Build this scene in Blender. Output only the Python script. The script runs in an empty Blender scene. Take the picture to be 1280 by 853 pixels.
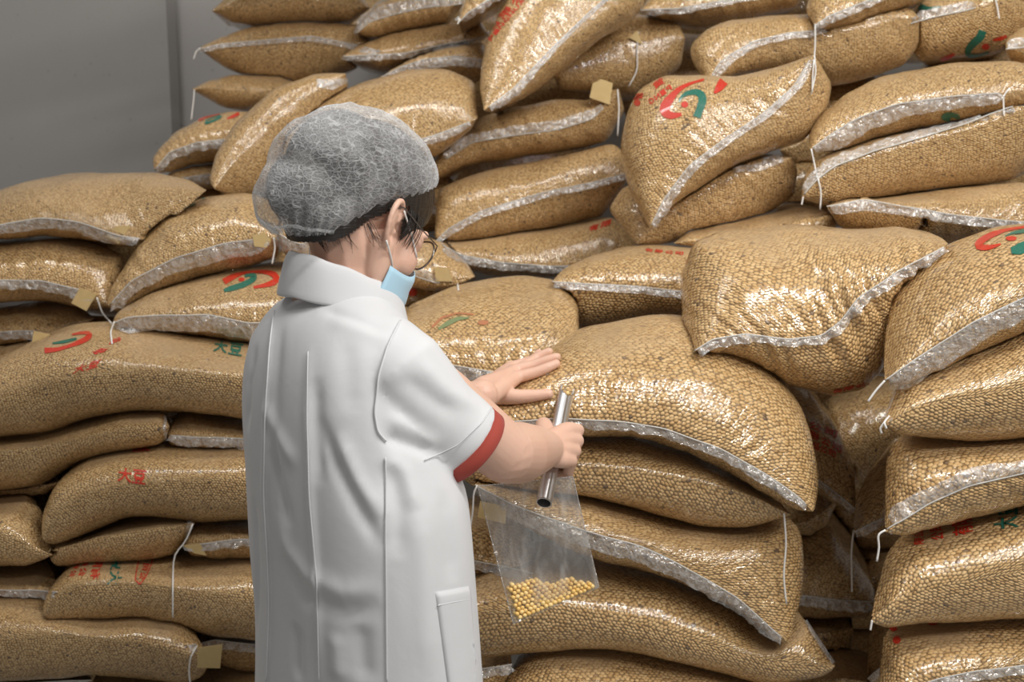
import bpy, bmesh, math, random
from mathutils import Vector, Matrix, noise
from mathutils.bvhtree import BVHTree

# ------------------------------------------------------------------ camera, light, exposure
SC = bpy.context.scene
COL = SC.collection
FPX, CX, CY = 1422.0, 640.0, 426.5
CAM = Vector((0.0, 0.0, 1.48))
PITCH = math.radians(9.0)
FWD = Vector((0, math.cos(PITCH), -math.sin(PITCH)))
UPV = Vector((0, math.sin(PITCH), math.cos(PITCH)))
cam_d = bpy.data.cameras.new('camera'); cam = bpy.data.objects.new('camera', cam_d); COL.objects.link(cam)
cam.location = CAM; cam.rotation_euler = (math.pi/2 - PITCH, 0, 0)
cam_d.sensor_width = 36.0; cam_d.lens = FPX/1280*36.0
cam_d.dof.use_dof = True; cam_d.dof.focus_distance = 1.65; cam_d.dof.aperture_fstop = 5.6
SC.camera = cam
world = bpy.data.worlds.new('world'); SC.world = world; world.use_nodes = True
bg = world.node_tree.nodes['Background']; bg.inputs[0].default_value = (1.0, 0.97, 0.93, 1); bg.inputs[1].default_value = 0.18
def area(name, loc, target, sx, sy, power, col=(1, .97, .93)):
    d = bpy.data.lights.new(name, 'AREA'); d.shape = 'RECTANGLE'; d.size = sx; d.size_y = sy; d.energy = power; d.color = col
    o = bpy.data.objects.new(name, d); COL.objects.link(o); o.location = loc
    o.rotation_euler = (Vector(target)-Vector(loc)).to_track_quat('-Z', 'Y').to_euler(); return o
area('ceiling_tube_front', (1.75, -0.5, 3.05), (0.4, 2.0, 0.9), 1.6, 0.18, 40)
area('ceiling_tube_middle', (1.1, 0.75, 3.3), (0.5, 2.2, 0.9), 1.7, 0.16, 38)
area('added_wall_light', (-0.9, 1.9, 3.6), (-0.7, 3.4, 1.4), 1.8, 0.14, 22)  # added light with no known fixture, aimed to brighten the wall
SC.view_settings.view_transform = 'Standard'; SC.view_settings.look = 'None'
SC.view_settings.gamma = 1.0; SC.view_settings.use_curve_mapping = False
SC.view_settings.exposure = 0.22

# ------------------------------------------------------------------ helpers
def ray(px, py):
    return FWD + Vector((1, 0, 0))*((px-CX)/FPX) + UPV*((CY-py)/FPX)
def W(px, py, Y):
    d = ray(px, py); return CAM + d*(Y/d.y)
def pix(p):
    v = p-CAM; k = v.dot(FWD); return (CX+FPX*v.x/k, CY-FPX*v.dot(UPV)/k)
def resample(pts, n, smooth=3, dim=2):
    P = [Vector(p).to_3d() if len(p) == 2 else Vector(p) for p in pts]
    cum = [0.0]
    for a, b in zip(P, P[1:]): cum.append(cum[-1]+(b-a).length)
    out = []; j = 0
    for i in range(n):
        s = cum[-1]*i/(n-1)
        while j < len(P)-2 and cum[j+1] < s: j += 1
        d = cum[j+1]-cum[j]
        out.append(P[j].lerp(P[j+1], (s-cum[j])/d if d > 0 else 0))
    for _ in range(smooth):
        out = [out[0]]+[(out[i-1]+out[i]*2+out[i+1])/4 for i in range(1, n-1)]+[out[-1]]
    return out
def link_mesh(name, verts, faces, mat, parent=None, origin=None, uvs=None, smooth=True):
    org = origin if origin is not None else Vector((0, 0, 0))
    me = bpy.data.meshes.new(name)
    me.from_pydata([tuple(Vector(v)-org) for v in verts], [], faces)
    if uvs:
        ul = me.uv_layers.new(name='UVMap')
        flat = []
        for l in me.loops: flat.extend(uvs[l.vertex_index])
        ul.data.foreach_set('uv', flat)
    if smooth: me.polygons.foreach_set('use_smooth', [True]*len(me.polygons))
    me.materials.append(mat); me.update()
    o = bpy.data.objects.new(name, me); COL.objects.link(o)
    if parent is not None: o.parent = parent          # children share the parent's origin
    elif origin is not None: o.location = org
    return o
def tag(o, label=None, cat=None, group=None, kind=None):
    for k, v in (('label', label), ('category', cat), ('group', group), ('kind', kind)):
        if v: o[k] = v
    return o
def tube(pts, r, n=8, cap=True):
    """verts, faces of a tube along pts; r is a number or a list"""
    V, F = [], []; N = len(pts); up = None
    for i, p in enumerate(pts):
        t = (pts[min(i+1, N-1)]-pts[max(i-1, 0)]).normalized()
        if up is None: up = Vector((0, 0, 1)) if abs(t.z) < .9 else Vector((1, 0, 0))
        a = t.cross(up).normalized(); up = a.cross(t).normalized()
        rr = r[i] if isinstance(r, (list, tuple)) else r
        for k in range(n):
            an = 2*math.pi*k/n; V.append(p+(a*math.cos(an)+up*math.sin(an))*rr)
    for i in range(N-1):
        for k in range(n):
            F.append((i*n+k, i*n+(k+1) % n, (i+1)*n+(k+1) % n, (i+1)*n+k))
    if cap: F.append(tuple(range(n-1, -1, -1))); F.append(tuple(range((N-1)*n, N*n)))
    return V, F

# ------------------------------------------------------------------ materials
def mat(name, col=(.8, .8, .8), rough=.5, **kw):
    m = bpy.data.materials.new(name); m.use_nodes = True
    b = m.node_tree.nodes['Principled BSDF']
    b.inputs['Base Color'].default_value = (*col, 1); b.inputs['Roughness'].default_value = rough
    for k, v in kw.items(): b.inputs[k].default_value = v
    return m
class NT:
    def __init__(s, m): s.t = m.node_tree; s.b = s.t.nodes['Principled BSDF']; s.out = s.t.nodes['Material Output']
    def n(s, ty, **kw):
        nd = s.t.nodes.new(ty)
        for k, v in kw.items():
            if k.startswith('i_'):
                key = k[2:]; key = int(key) if key.isdigit() else key
                nd.inputs[key].default_value = v
            else: setattr(nd, k, v)
        return nd
    def l(s, a, b): s.t.links.new(a, b)
    def math(s, op, a, b=None, c=None, clamp=False):
        nd = s.t.nodes.new('ShaderNodeMath'); nd.operation = op; nd.use_clamp = clamp
        for i, v in enumerate((a, b, c)):
            if v is None: continue
            if isinstance(v, (int, float)): nd.inputs[i].default_value = v
            else: s.l(v, nd.inputs[i])
        return nd.outputs[0]
    def mix(s, fac, a, b, blend='MIX'):
        nd = s.t.nodes.new('ShaderNodeMix'); nd.data_type = 'RGBA'; nd.blend_type = blend
        for sock, v in ((nd.inputs[0], fac), (nd.inputs[6], a), (nd.inputs[7], b)):
            if isinstance(v, (int, float)): sock.default_value = v
            elif isinstance(v, tuple): sock.default_value = (*v, 1)
            else: s.l(v, sock)
        return nd.outputs[2]
    def smooth(s, v, a, b, lo=0., hi=1.):
        nd = s.t.nodes.new('ShaderNodeMapRange'); nd.interpolation_type = 'SMOOTHSTEP'
        s.l(v, nd.inputs[0]); nd.inputs[1].default_value = a; nd.inputs[2].default_value = b
        nd.inputs[3].default_value = lo; nd.inputs[4].default_value = hi; return nd.outputs[0]
    def bump(s, h, strength, dist, normal=None):
        nd = s.t.nodes.new('ShaderNodeBump'); nd.inputs['Strength'].default_value = strength; nd.inputs['Distance'].default_value = dist
        s.l(h, nd.inputs['Height'])
        if normal is not None: s.l(normal, nd.inputs['Normal'])
        return nd.outputs[0]

def sack_material(bean):
    """soybeans pressed against clear film: bean relief under a wrinkled gloss coat"""
    m = mat('soybeans_under_film', rough=.5); t = NT(m); b = t.b
    def vm(op, a, c=None):
        nd = t.n('ShaderNodeVectorMath', operation=op)
        for i, v in enumerate((a, c)):
            if v is None: continue
            if isinstance(v, tuple): nd.inputs[i].default_value = v
            else: t.l(v, nd.inputs[i])
        return nd.outputs['Value'] if op in ('LENGTH', 'DOT_PRODUCT') else nd.outputs[0]
    uv = t.n('ShaderNodeUVMap').outputs[0]
    p = vm('MULTIPLY', uv, (1/bean, 1/bean, 0))
    wn = t.n('ShaderNodeTexNoise', noise_dimensions='2D', i_Scale=.11, i_Detail=1.0); t.l(p, wn.inputs['Vector'])
    p = vm('ADD', p, vm('MULTIPLY', wn.outputs['Color'], (1.1, 1.1, 0)))
    q = vm('DIVIDE', p, (1.0, 1.732, 1.0))
    def lattice(off):               # one of the two rectangular lattices that make a close packing
        a = vm('ADD', q, off); c = vm('FLOOR', a)
        loc = vm('MULTIPLY', vm('SUBTRACT', vm('SUBTRACT', a, c), (.5, .5, 0)), (1.0, 1.732, 0))
        wh = t.n('ShaderNodeTexWhiteNoise', noise_dimensions='3D'); t.l(vm('ADD', c, (off[0]*37, 0, off[1]*11)), wh.inputs['Vector'])
        jit = vm('MULTIPLY', vm('SUBTRACT', wh.outputs['Color'], (.5, .5, .5)), (.42, .42, 0))
        return vm('LENGTH', vm('SUBTRACT', loc, jit)), wh
    dA, wA = lattice((0., 0., 0.)); dB, wB = lattice((.5, .5, 0.))
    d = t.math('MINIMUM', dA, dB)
    rnd = t.mix(t.math('LESS_THAN', dA, dB), wB.outputs['Color'], wA.outputs['Color'])
    sep = t.n('ShaderNodeSeparateColor'); t.l(rnd, sep.inputs[0])
    dome = t.math('SQRT', t.math('MAXIMUM', t.math('SUBTRACT', 1.0, t.math('MULTIPLY', t.math('MULTIPLY', d, d), 3.2)), .0))
    info = t.n('ShaderNodeObjectInfo')
    c = t.mix(sep.outputs[2], (.64, .40, .17), (.84, .59, .30))
    c = t.mix(t.smooth(t.math('FRACT', t.math('MULTIPLY', sep.outputs[2], 7.0)), .86, .98, 0, .5), c, (.38, .22, .09))
    c = t.mix(t.smooth(t.math('FRACT', t.math('MULTIPLY', sep.outputs[2], 31.0)), .988, .996, 0, .8), c, (.10, .07, .06))
    c = t.mix(t.smooth(d, .36, .62, 0, .66), c, (.14, .075, .03))  # shade in the gaps between beans, painted as dark brown
    tint = t.mix(info.outputs['Random'], (.90, .87, .82), (1.05, 1.03, 1.0))
    c = t.mix(1.0, c, tint, 'MULTIPLY')
    # dust and lifted plastic, mostly where the sack faces up
    geo = t.n('ShaderNodeNewGeometry'); sx = t.n('ShaderNodeSeparateXYZ'); t.l(geo.outputs['Normal'], sx.inputs[0])
    tc = t.n('ShaderNodeTexCoord')
    nz = t.n('ShaderNodeTexNoise', i_Scale=7.0, i_Detail=3.0); t.l(tc.outputs['Object'], nz.inputs['Vector'])
    up = t.math('ADD', sx.outputs[2], t.math('MULTIPLY', t.math('SUBTRACT', nz.outputs[0], .5), .6))
    dust = t.smooth(up, .80, 1.08, .04, .80)
    c = t.mix(dust, c, (.41, .29, .17))
    t.l(c, b.inputs['Base Color'])
    bs = t.n('ShaderNodeBump', i_Distance=.0048); t.l(dome, bs.inputs['Height'])
    t.l(t.math('MULTIPLY', t.math('SUBTRACT', 1.0, dust), .9), bs.inputs['Strength'])
    t.l(bs.outputs[0], b.inputs['Normal'])
    # the film: creases running away from the seam, dimpled a little by the beans
    mp = t.n('ShaderNodeMapping'); mp.inputs['Scale'].default_value = (115, 13, 1); t.l(uv, mp.inputs['Vector'])
    w = t.n('ShaderNodeTexNoise', noise_dimensions='2D', i_Scale=1.0, i_Detail=2.0, i_Distortion=.25); t.l(mp.outputs[0], w.inputs['Vector'])
    n1 = t.bump(w.outputs[0], FILM[0], FILM[1])
    n2 = t.bump(dome, FILM[2], FILM[3], n1)
    t.l(n2, b.inputs['Coat Normal'])
    t.l(t.math('SUBTRACT', 1.0, t.math('MULTIPLY', dust, .85)), b.inputs['Coat Weight'])
    b.inputs['Coat Roughness'].default_value = FILM[4]; b.inputs['Coat IOR'].default_value = FILM[5]
    b.inputs['Specular IOR Level'].default_value = .2
    return m
FILM = (1.0, .0026, .4, .0005, .065, 1.68)
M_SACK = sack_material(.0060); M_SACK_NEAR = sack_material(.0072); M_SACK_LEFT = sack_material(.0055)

def flap_material(name, alpha, col=(.80, .79, .77)):
    m = mat(name, col, .22); t = NT(m)
    tc = t.n('ShaderNodeTexCoord')
    w = t.n('ShaderNodeTexNoise', i_Scale=100.0, i_Detail=2.0, i_Distortion=.3); t.l(tc.outputs['Object'], w.inputs['Vector'])
    t.l(t.bump(w.outputs[0], .9, .008), t.b.inputs['Normal'])
    tr = t.n('ShaderNodeBsdfTransparent'); mx = t.n('ShaderNodeMixShader'); gl = t.n('ShaderNodeBsdfGlossy', i_Roughness=.16); m2 = t.n('ShaderNodeMixShader', i_0=.13)
    nz = t.smooth(w.outputs[0], .35, .65, max(alpha-.12, .02), min(alpha+.14, 1)); t.l(t.b.inputs['Normal'].links[0].from_socket, gl.inputs['Normal'])
    t.l(nz, mx.inputs[0]); t.l(tr.outputs[0], mx.inputs[1]); t.l(t.b.outputs[0], mx.inputs[2]); t.l(mx.outputs[0], m2.inputs[1]); t.l(gl.outputs[0], m2.inputs[2]); t.l(m2.outputs[0], t.out.inputs[0])
    t.b.inputs['Specular IOR Level'].default_value = .8
    return m
M_FLAP = flap_material('clear_plastic_hem', .34, (.80, .79, .77))
M_THREAD = mat('white_thread', (.86, .85, .82), .8)
M_HEM = mat('hem_cord', (.62, .60, .56), .35)
def paper_material():
    m = mat('manila_paper', (.60, .44, .20), .8); t = NT(m)
    tc = t.n('ShaderNodeTexCoord'); w = t.n('ShaderNodeTexNoise', i_Scale=60.0, i_Detail=4.0); t.l(tc.outputs['Object'], w.inputs['Vector'])
    t.l(t.mix(w.outputs[0], (.54, .39, .165), (.68, .51, .25)), t.b.inputs['Base Color']); return m
M_PAPER = paper_material()
def ink(name, col):
    m = mat(name, col, .45); t = NT(m); m.node_tree.nodes['Principled BSDF'].inputs['Coat Weight'].default_value = .4
    tc = t.n('ShaderNodeTexCoord'); w = t.n('ShaderNodeTexNoise', i_Scale=220.0, i_Detail=2.0); t.l(tc.outputs['Object'], w.inputs['Vector'])
    t.l(t.mix(t.smooth(w.outputs[0], .5, .72, 0, .5), col, tuple(x*.6+.12 for x in col)), t.b.inputs['Base Color']); return m
M_RED = ink('red_ink', (.60, .035, .012)); M_GREEN = ink('green_ink', (.012, .15, .10)); M_FADED = ink('faded_red_ink', (.50, .20, .09)); M_FGREEN = ink('faded_green_ink', (.22, .27, .12))
def plaster(name, a, bcol, sc=2.0):
    m = mat(name, a, .75); t = NT(m); tc = t.n('ShaderNodeTexCoord')
    w = t.n('ShaderNodeTexNoise', i_Scale=sc, i_Detail=6.0); t.l(tc.outputs['Object'], w.inputs['Vector'])
    s = t.n('ShaderNodeTexNoise', i_Scale=45.0, i_Detail=2.0); t.l(tc.outputs['Object'], s.inputs['Vector'])
    c = t.mix(w.outputs[0], a, bcol); c = t.mix(t.smooth(s.outputs[0], .70, .78, 0, .35), c, tuple(x*.55 for x in a))
    t.l(c, t.b.inputs['Base Color']); t.l(t.bump(w.outputs[0], .15, .01), t.b.inputs['Normal']); return m

# ------------------------------------------------------------------ the setting
def box(name, lo, hi, m, rz=0.0, bevel=0.0):
    c = (Vector(lo)+Vector(hi))/2; h = (Vector(hi)-Vector(lo))/2
    bm = bmesh.new(); bmesh.ops.create_cube(bm, size=2.0)
    bmesh.ops.scale(bm, vec=h, verts=bm.verts)
    if bevel: bmesh.ops.bevel(bm, geom=bm.edges[:], offset=bevel, segments=2, affect='EDGES')
    me = bpy.data.meshes.new(name); bm.to_mesh(me); bm.free(); me.materials.append(m)
    o = bpy.data.objects.new(name, me); COL.objects.link(o); o.location = c; o.rotation_euler.z = rz; return o
M_WALL = plaster('grey_wall_paint', (.42, .405, .39), (.48, .465, .45))
M_FLOOR = plaster('concrete_floor', (.24, .23, .22), (.32, .31, .295), 3.0)
tag(box('floor', (-4, -2.5, -.1), (4, 5.4, 0), M_FLOOR), kind='structure')
tag(box('wall_back', (-1.3, 4.2, 0), (4, 4.35, 3.9), M_WALL), kind='structure')
# the left stretch of wall stands forward and turns slightly away from the lamps
M_WALL_SHADED = plaster('grey_wall_paint_shaded', (.35, .34, .325), (.41, .40, .385))  # same wall paint, its shade put into a darker colour
wl = box('wall_left', (-3.2, 0, 0), (0, .06, 3.9), M_WALL_SHADED)
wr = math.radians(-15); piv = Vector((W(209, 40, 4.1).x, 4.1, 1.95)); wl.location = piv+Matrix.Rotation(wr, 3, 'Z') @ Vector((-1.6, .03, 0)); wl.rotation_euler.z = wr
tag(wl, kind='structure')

# ------------------------------------------------------------------ sacks
SACKS = {}
TALL = 'sacks of soybeans in the pile'
def sack(key, label, seam, top, bot, y, dt=.13, db=.11, L=.42, nt=72, taper=.82, flap=None, flapdir=-1, skew=1.0, dz=0.0,
         pinch=.18, wrinkle=.0032, lump=.006, thread=None, tags=(), fo=.004, ends=True, m=None, dprof=.5):
    yl, yr = (y, y) if isinstance(y, (int, float)) else y
    if ends: top = [seam[0]]+list(top)+[seam[-1]]; bot = [seam[0]]+list(bot)+[seam[-1]]
    S = resample(seam, nt); T = resample(top, nt); B = resample(bot, nt)
    nq1, nq2 = 20, 10
    rows_u, rows_d = [], []
    xs = [W(p.x, p.y, yl+(yr-yl)*i/(nt-1)).x for i, p in enumerate(S)]
    xc = sum(xs)/len(xs)
    if not flap and pinch == 0: wrinkle = 0.0
    seed = sum(ord(c)*(i+3) for i, c in enumerate(key)) % 97
    for i in range(nt):
        u = i/(nt-1); y0 = yl+(yr-yl)*u; pr = max(math.sin(math.pi*u), 0)**dprof
        P0 = W(S[i].x, S[i].y, y0)
        PT = W(T[i].x, T[i].y, y0+dt*pr); PB = W(B[i].x, B[i].y, y0+db*pr)
        mid = (PT+PB)/2
        Lu = L*(.72+.28*pr)
        PK = Vector((xc+(mid.x-xc)*taper+skew*xc/y0*L, y0+Lu, mid.z+dz))
        for P1, rows in ((PT, rows_u), (PB, rows_d)):
            row = []
            dd = P1.y-P0.y
            for k in range(nq1+1):
                a = math.pi/2*k/nq1; f = math.sin(a)**.9; g = 1-math.cos(a)**.95
                f = f*(1-pinch)+(k/nq1)*pinch; g = g*(1-pinch)+(k/nq1)*pinch
                row.append(Vector((P0.x+(P1.x-P0.x)*f, P0.y+dd*g, P0.z+(P1.z-P0.z)*f)))
            for k in range(1, nq2+1):
                a = math.pi/2*k/nq2; g = math.sin(a)**.8; f = 1-math.cos(a)**.8
                row.append(Vector((P1.x+(PK.x-P1.x)*max(f, g*.75), P1.y+(PK.y-P1.y)*g, P1.z+(PK.z-P1.z)*f)))
            rows.append(row)
    ns = nq1+nq2+1
    arc = [0.0]
    for i in range(1, nt): arc.append(arc[-1]+(rows_u[i][0]-rows_u[i-1][0]).length)
    V, UV, F = [], [], []
    def disp(rows, sgn):
        # lumps and seam creases along an approximate normal
        out = [[None]*ns for _ in range(nt)]
        for i in range(nt):
            cum = 0.0
            for k in range(ns):
                p = rows[i][k]
                if k: cum += (p-rows[i][k-1]).length
                du = rows[min(i+1, nt-1)][k]-rows[max(i-1, 0)][k]
                dv = rows[i][min(k+1, ns-1)]-rows[i][max(k-1, 0)]
                n = du.cross(dv)*sgn
                n = n.normalized() if n.length > 1e-9 else Vector((0, -1, 0))
                e = min(1.0, 6*i/nt, 6*(nt-1-i)/nt)
                h = lump*noise.noise(p*7+Vector((seed, 0, 0)))+lump*.35*noise.noise(p*19+Vector((0, seed, 0)))
                h += wrinkle*math.exp(-cum/.07)*noise.noise(Vector((arc[i]*62+seed, cum*7*sgn, 0)))*2
                if k == 0 and (flap or pinch > 0): h = lump*.6*noise.noise(p*15+Vector((seed, 3, 0)))
                h = h*e
                out[i][k] = (p+n*h, n, cum)
        return out
    du_, dd_ = disp(rows_u, 1), disp(rows_d, -1)
    for i in range(nt):
        for k in range(ns):
            p, n, c = du_[i][k]; V.append(p); UV.append((arc[i]+seed, c+seed))
    off = len(V)
    for i in range(nt):
        for k in range(1, ns):
            p, n, c = dd_[i][k]; V.append(p); UV.append((arc[i]+seed, seed-c))
    def vi(i, k): return i*ns+k
    def wi(i, k): return vi(i, 0) if k == 0 else off+i*(ns-1)+k-1
    for i in range(nt-1):
        for k in range(ns-1):
            F.append((vi(i, k), vi(i+1, k), vi(i+1, k+1), vi(i, k+1)))
            F.append((wi(i, k+1), wi(i+1, k+1), wi(i+1, k), wi(i, k)))
    lo = min(v.z for v in V); org = Vector((sum(v.x for v in V)/len(V), sum(v.y for v in V)/len(V), lo))
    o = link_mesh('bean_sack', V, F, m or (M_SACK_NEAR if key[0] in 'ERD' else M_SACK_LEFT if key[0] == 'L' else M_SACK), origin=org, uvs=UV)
    tag(o, label, 'sack', TALL)
    info = dict(o=o, org=org, V=V, F=F, nq=ns, ym=(yl+yr)/2, S=S, yl=yl, yr=yr, bvh=None, du=du_, dd=dd_, nt=nt)
    SACKS[key] = info
    info.update(flap=flap, flapdir=flapdir, thread=thread, tags=tags, fo=fo, arc=arc, seed=seed, ns=ns)
    return info
def hit(key, px, py):
    s = SACKS[key]
    if s['bvh'] is None: s['bvh'] = BVHTree.FromPolygons(s['V'], s['F'])
    d = ray(px, py).normalized(); h = s['bvh'].ray_cast(CAM, d)
    if h[0] is None: return None
    n = h[1]
    if n.dot(d) > 0: n = -n
    return h[0], n
def decal(key, name, tris_px, m, off=.0014):
    """flat print laid on the sack's film: triangles drawn in the picture, cast on the sack's surface"""
    V, F = [], []; cache = {}
    def vert(p):
        k = (round(p[0], 2), round(p[1], 2))
        if k not in cache:
            h = hit(key, *k)
            if h is None: cache[k] = None
            else: cache[k] = len(V); V.append(h[0]+h[1]*off)
        return cache[k]
    for t in tris_px:
        ids = [vert(p) for p in t]
        if None in ids or len(set(ids)) < len(ids): continue
        pts = [V[i] for i in ids]
        if max((a-b).length for a in pts for b in pts) > .05: continue
        F.append(tuple(ids))
    if F:
        s = SACKS[key]; link_mesh(name, V, F, m, s['o'], s['org'])
def stroke(pts, ws, n=22):
    P = resample(pts, n, 2); out = []
    L, R = [], []
    for i, p in enumerate(P):
        t = (P[min(i+1, n-1)]-P[max(i-1, 0)]).normalized(); q = Vector((-t.y, t.x, 0))
        f = i/(n-1)*(len(ws)-1); j = min(int(f), len(ws)-2); w = ws[j]+(ws[j+1]-ws[j])*(f-j)
        L.append(p+q*w/2); R.append(p-q*w/2)
    for i in range(n-1):
        M0, M1 = (L[i]+R[i])/2, (L[i+1]+R[i+1])/2
        out += [[L[i].xy, L[i+1].xy, M1.xy, M0.xy], [M0.xy, M1.xy, R[i+1].xy, R[i].xy]]
    return out
def blob(cx, cy, rx, ry=None, n=12):
    ry = ry or rx
    ring = [(cx+rx*math.cos(2*math.pi*k/n), cy+ry*math.sin(2*math.pi*k/n)) for k in range(n)]
    return [[(cx, cy), ring[k], ring[(k+1) % n]] for k in range(n)]
_glyphs = {}
def glyph(ch):
    """triangles of one character in a 0..1 box, from Blender's own font"""
    if ch in _glyphs: return _glyphs[ch]
    cu = bpy.data.curves.new('lettering', 'FONT'); cu.body = ch; cu.resolution_u = 2; cu.offset = .022
    ob = bpy.data.objects.new('lettering', cu); COL.objects.link(ob)
    dg = bpy.context.evaluated_depsgraph_get(); dg.update(); me = ob.evaluated_get(dg).to_mesh(); me.calc_loop_triangles()
    vs = [v.co.xy for v in me.vertices]
    tr = [tuple(vs[i] for i in t.vertices) for t in me.loop_triangles]
    ob.evaluated_get(dg).to_mesh_clear()
    bpy.data.objects.remove(ob); bpy.data.curves.remove(cu)
    if tr:
        x0 = min(v.x for v in vs); x1 = max(v.x for v in vs); y0 = min(v.y for v in vs); y1 = max(v.y for v in vs)
        tr = [tuple(((v.x-x0)/max(x1-x0, 1e-6), (v.y-y0)/max(y1-y0, 1e-6)) for v in t) for t in tr]
    _glyphs[ch] = tr; return tr
def text_px(s, origin, ux, uy, gap=.15):
    """characters from origin along pixel vector ux (one char), up along uy"""
    out = []; o = Vector(origin); ux = Vector(ux); uy = Vector(uy)
    for i, ch in enumerate(s):
        b = o+ux*(1+gap)*i
        for t in glyph(ch): out.append([tuple(b+ux*p[0]+uy*p[1]) for p in t])
    return out

def settle(clear=.003):
    """soft sacks give way where they press on one another: the one behind or below flattens against its neighbour"""
    ks = list(SACKS)
    def bb(s): return [min(v[i] for v in s['V']) for i in range(3)], [max(v[i] for v in s['V']) for i in range(3)]
    box = {k: bb(SACKS[k]) for k in ks}
    cen = {k: sum(SACKS[k]['V'], Vector())/len(SACKS[k]['V']) for k in ks}
    tree = {k: BVHTree.FromPolygons(SACKS[k]['V'], SACKS[k]['F']) for k in ks}
    order = sorted(ks, key=lambda k: SACKS[k]['ym']-.9*cen[k].z*0)
    for ai, a in enumerate(order):
        s = SACKS[a]; V = s['V']; nt, ns = s['nt'], s['nq']; la, ha = box[a]; moved = False
        nb = [b for b in order[:ai] if all(box[b][0][i] < ha[i]+clear and box[b][1][i] > la[i]-clear for i in range(3))]
        if not nb: continue
        off = nt*ns
        for i in range(nt):
            ids = [i*ns+k for k in range(ns)]+[off+i*(ns-1)+k for k in range(ns-1)]
            c = sum((V[j] for j in ids), Vector())/len(ids)
            for j in ids:
                p = V[j]
                for b in nb:
                    lb, hb = box[b]
                    if any(p[q] < lb[q]-clear or p[q] > hb[q]+clear for q in range(3)): continue
                    loc, n, _, dist = tree[b].find_nearest(p)
                    sd = dist if (p-loc).dot(n) > 0 else -dist
                    if sd >= clear: continue
                    d = c-p; L = d.length
                    if L < 1e-4: continue
                    # walk towards the middle of this cross-section until clear of the neighbour
                    ok = None
                    for st in range(1, 19):
                        q = p+d*(st/20.0)
                        loc, n, _, dist = tree[b].find_nearest(q)
                        sd2 = dist if (q-loc).dot(n) > 0 else -dist
                        if sd2 >= clear:
                            lo_, hi_ = (st-1)/20.0, st/20.0
                            for _ in range(4):
                                md = (lo_+hi_)/2; q = p+d*md; loc, n, _, dist = tree[b].find_nearest(q)
                                if (q-loc).dot(n) > 0 and dist >= clear: hi_ = md
                                else: lo_ = md
                            ok = p+d*hi_ if L*hi_ < .085 else None; break
                    if ok is None:
                        d = cen[a]-p
                        for st in range(1, 20):
                            q = p+d*(st/20.0); loc, n, _, dist = tree[b].find_nearest(q)
                            if (q-loc).dot(n) > 0 and dist >= clear: ok = q if (q-p).length < .06 else None; break
                    if ok is not None: p = ok; moved = True
                V[j] = p
        if moved:
            tree[a] = BVHTree.FromPolygons(V, s['F'])
            me = s['o'].data
            for j, v in enumerate(V): me.vertices[j].co = v-s['org']
            me.update()
        s['bvh'] = None

def front(px, py, Y, reach=.25):
    """nearest sack surface seen at a picture point, if it lies about Y deep"""
    d = ray(px, py).normalized(); best = None
    for s in SACKS.values():
        if abs(s['ym']-Y) > .6: continue
        if s['bvh'] is None: s['bvh'] = BVHTree.FromPolygons(s['V'], s['F'])
        h = s['bvh'].ray_cast(CAM, d)
        if h[0] is not None and abs(h[0].y-Y) < reach and (best is None or h[0].y < best[0].y): best = (h[0], h[1])
    return best
def clear_of(p, key, gap=.0015):
    """move a point of a hem towards the aisle until it is free of the neighbouring sacks"""
    s0 = SACKS[key]; d = (CAM-p).normalized()
    for k, s in SACKS.items():
        if k == key or any(p[q] < s['lo'][q]-.01 or p[q] > s['hi'][q]+.01 for q in range(3)): continue
        for _ in range(12):
            loc, n, _i, dist = s['tree'].find_nearest(p)
            sd = dist if (p-loc).dot(n) > 0 else -dist
            if sd >= gap or sd < -.04: break
            p = p+d*max(.002, (gap-sd)*.9)
    return p
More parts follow.
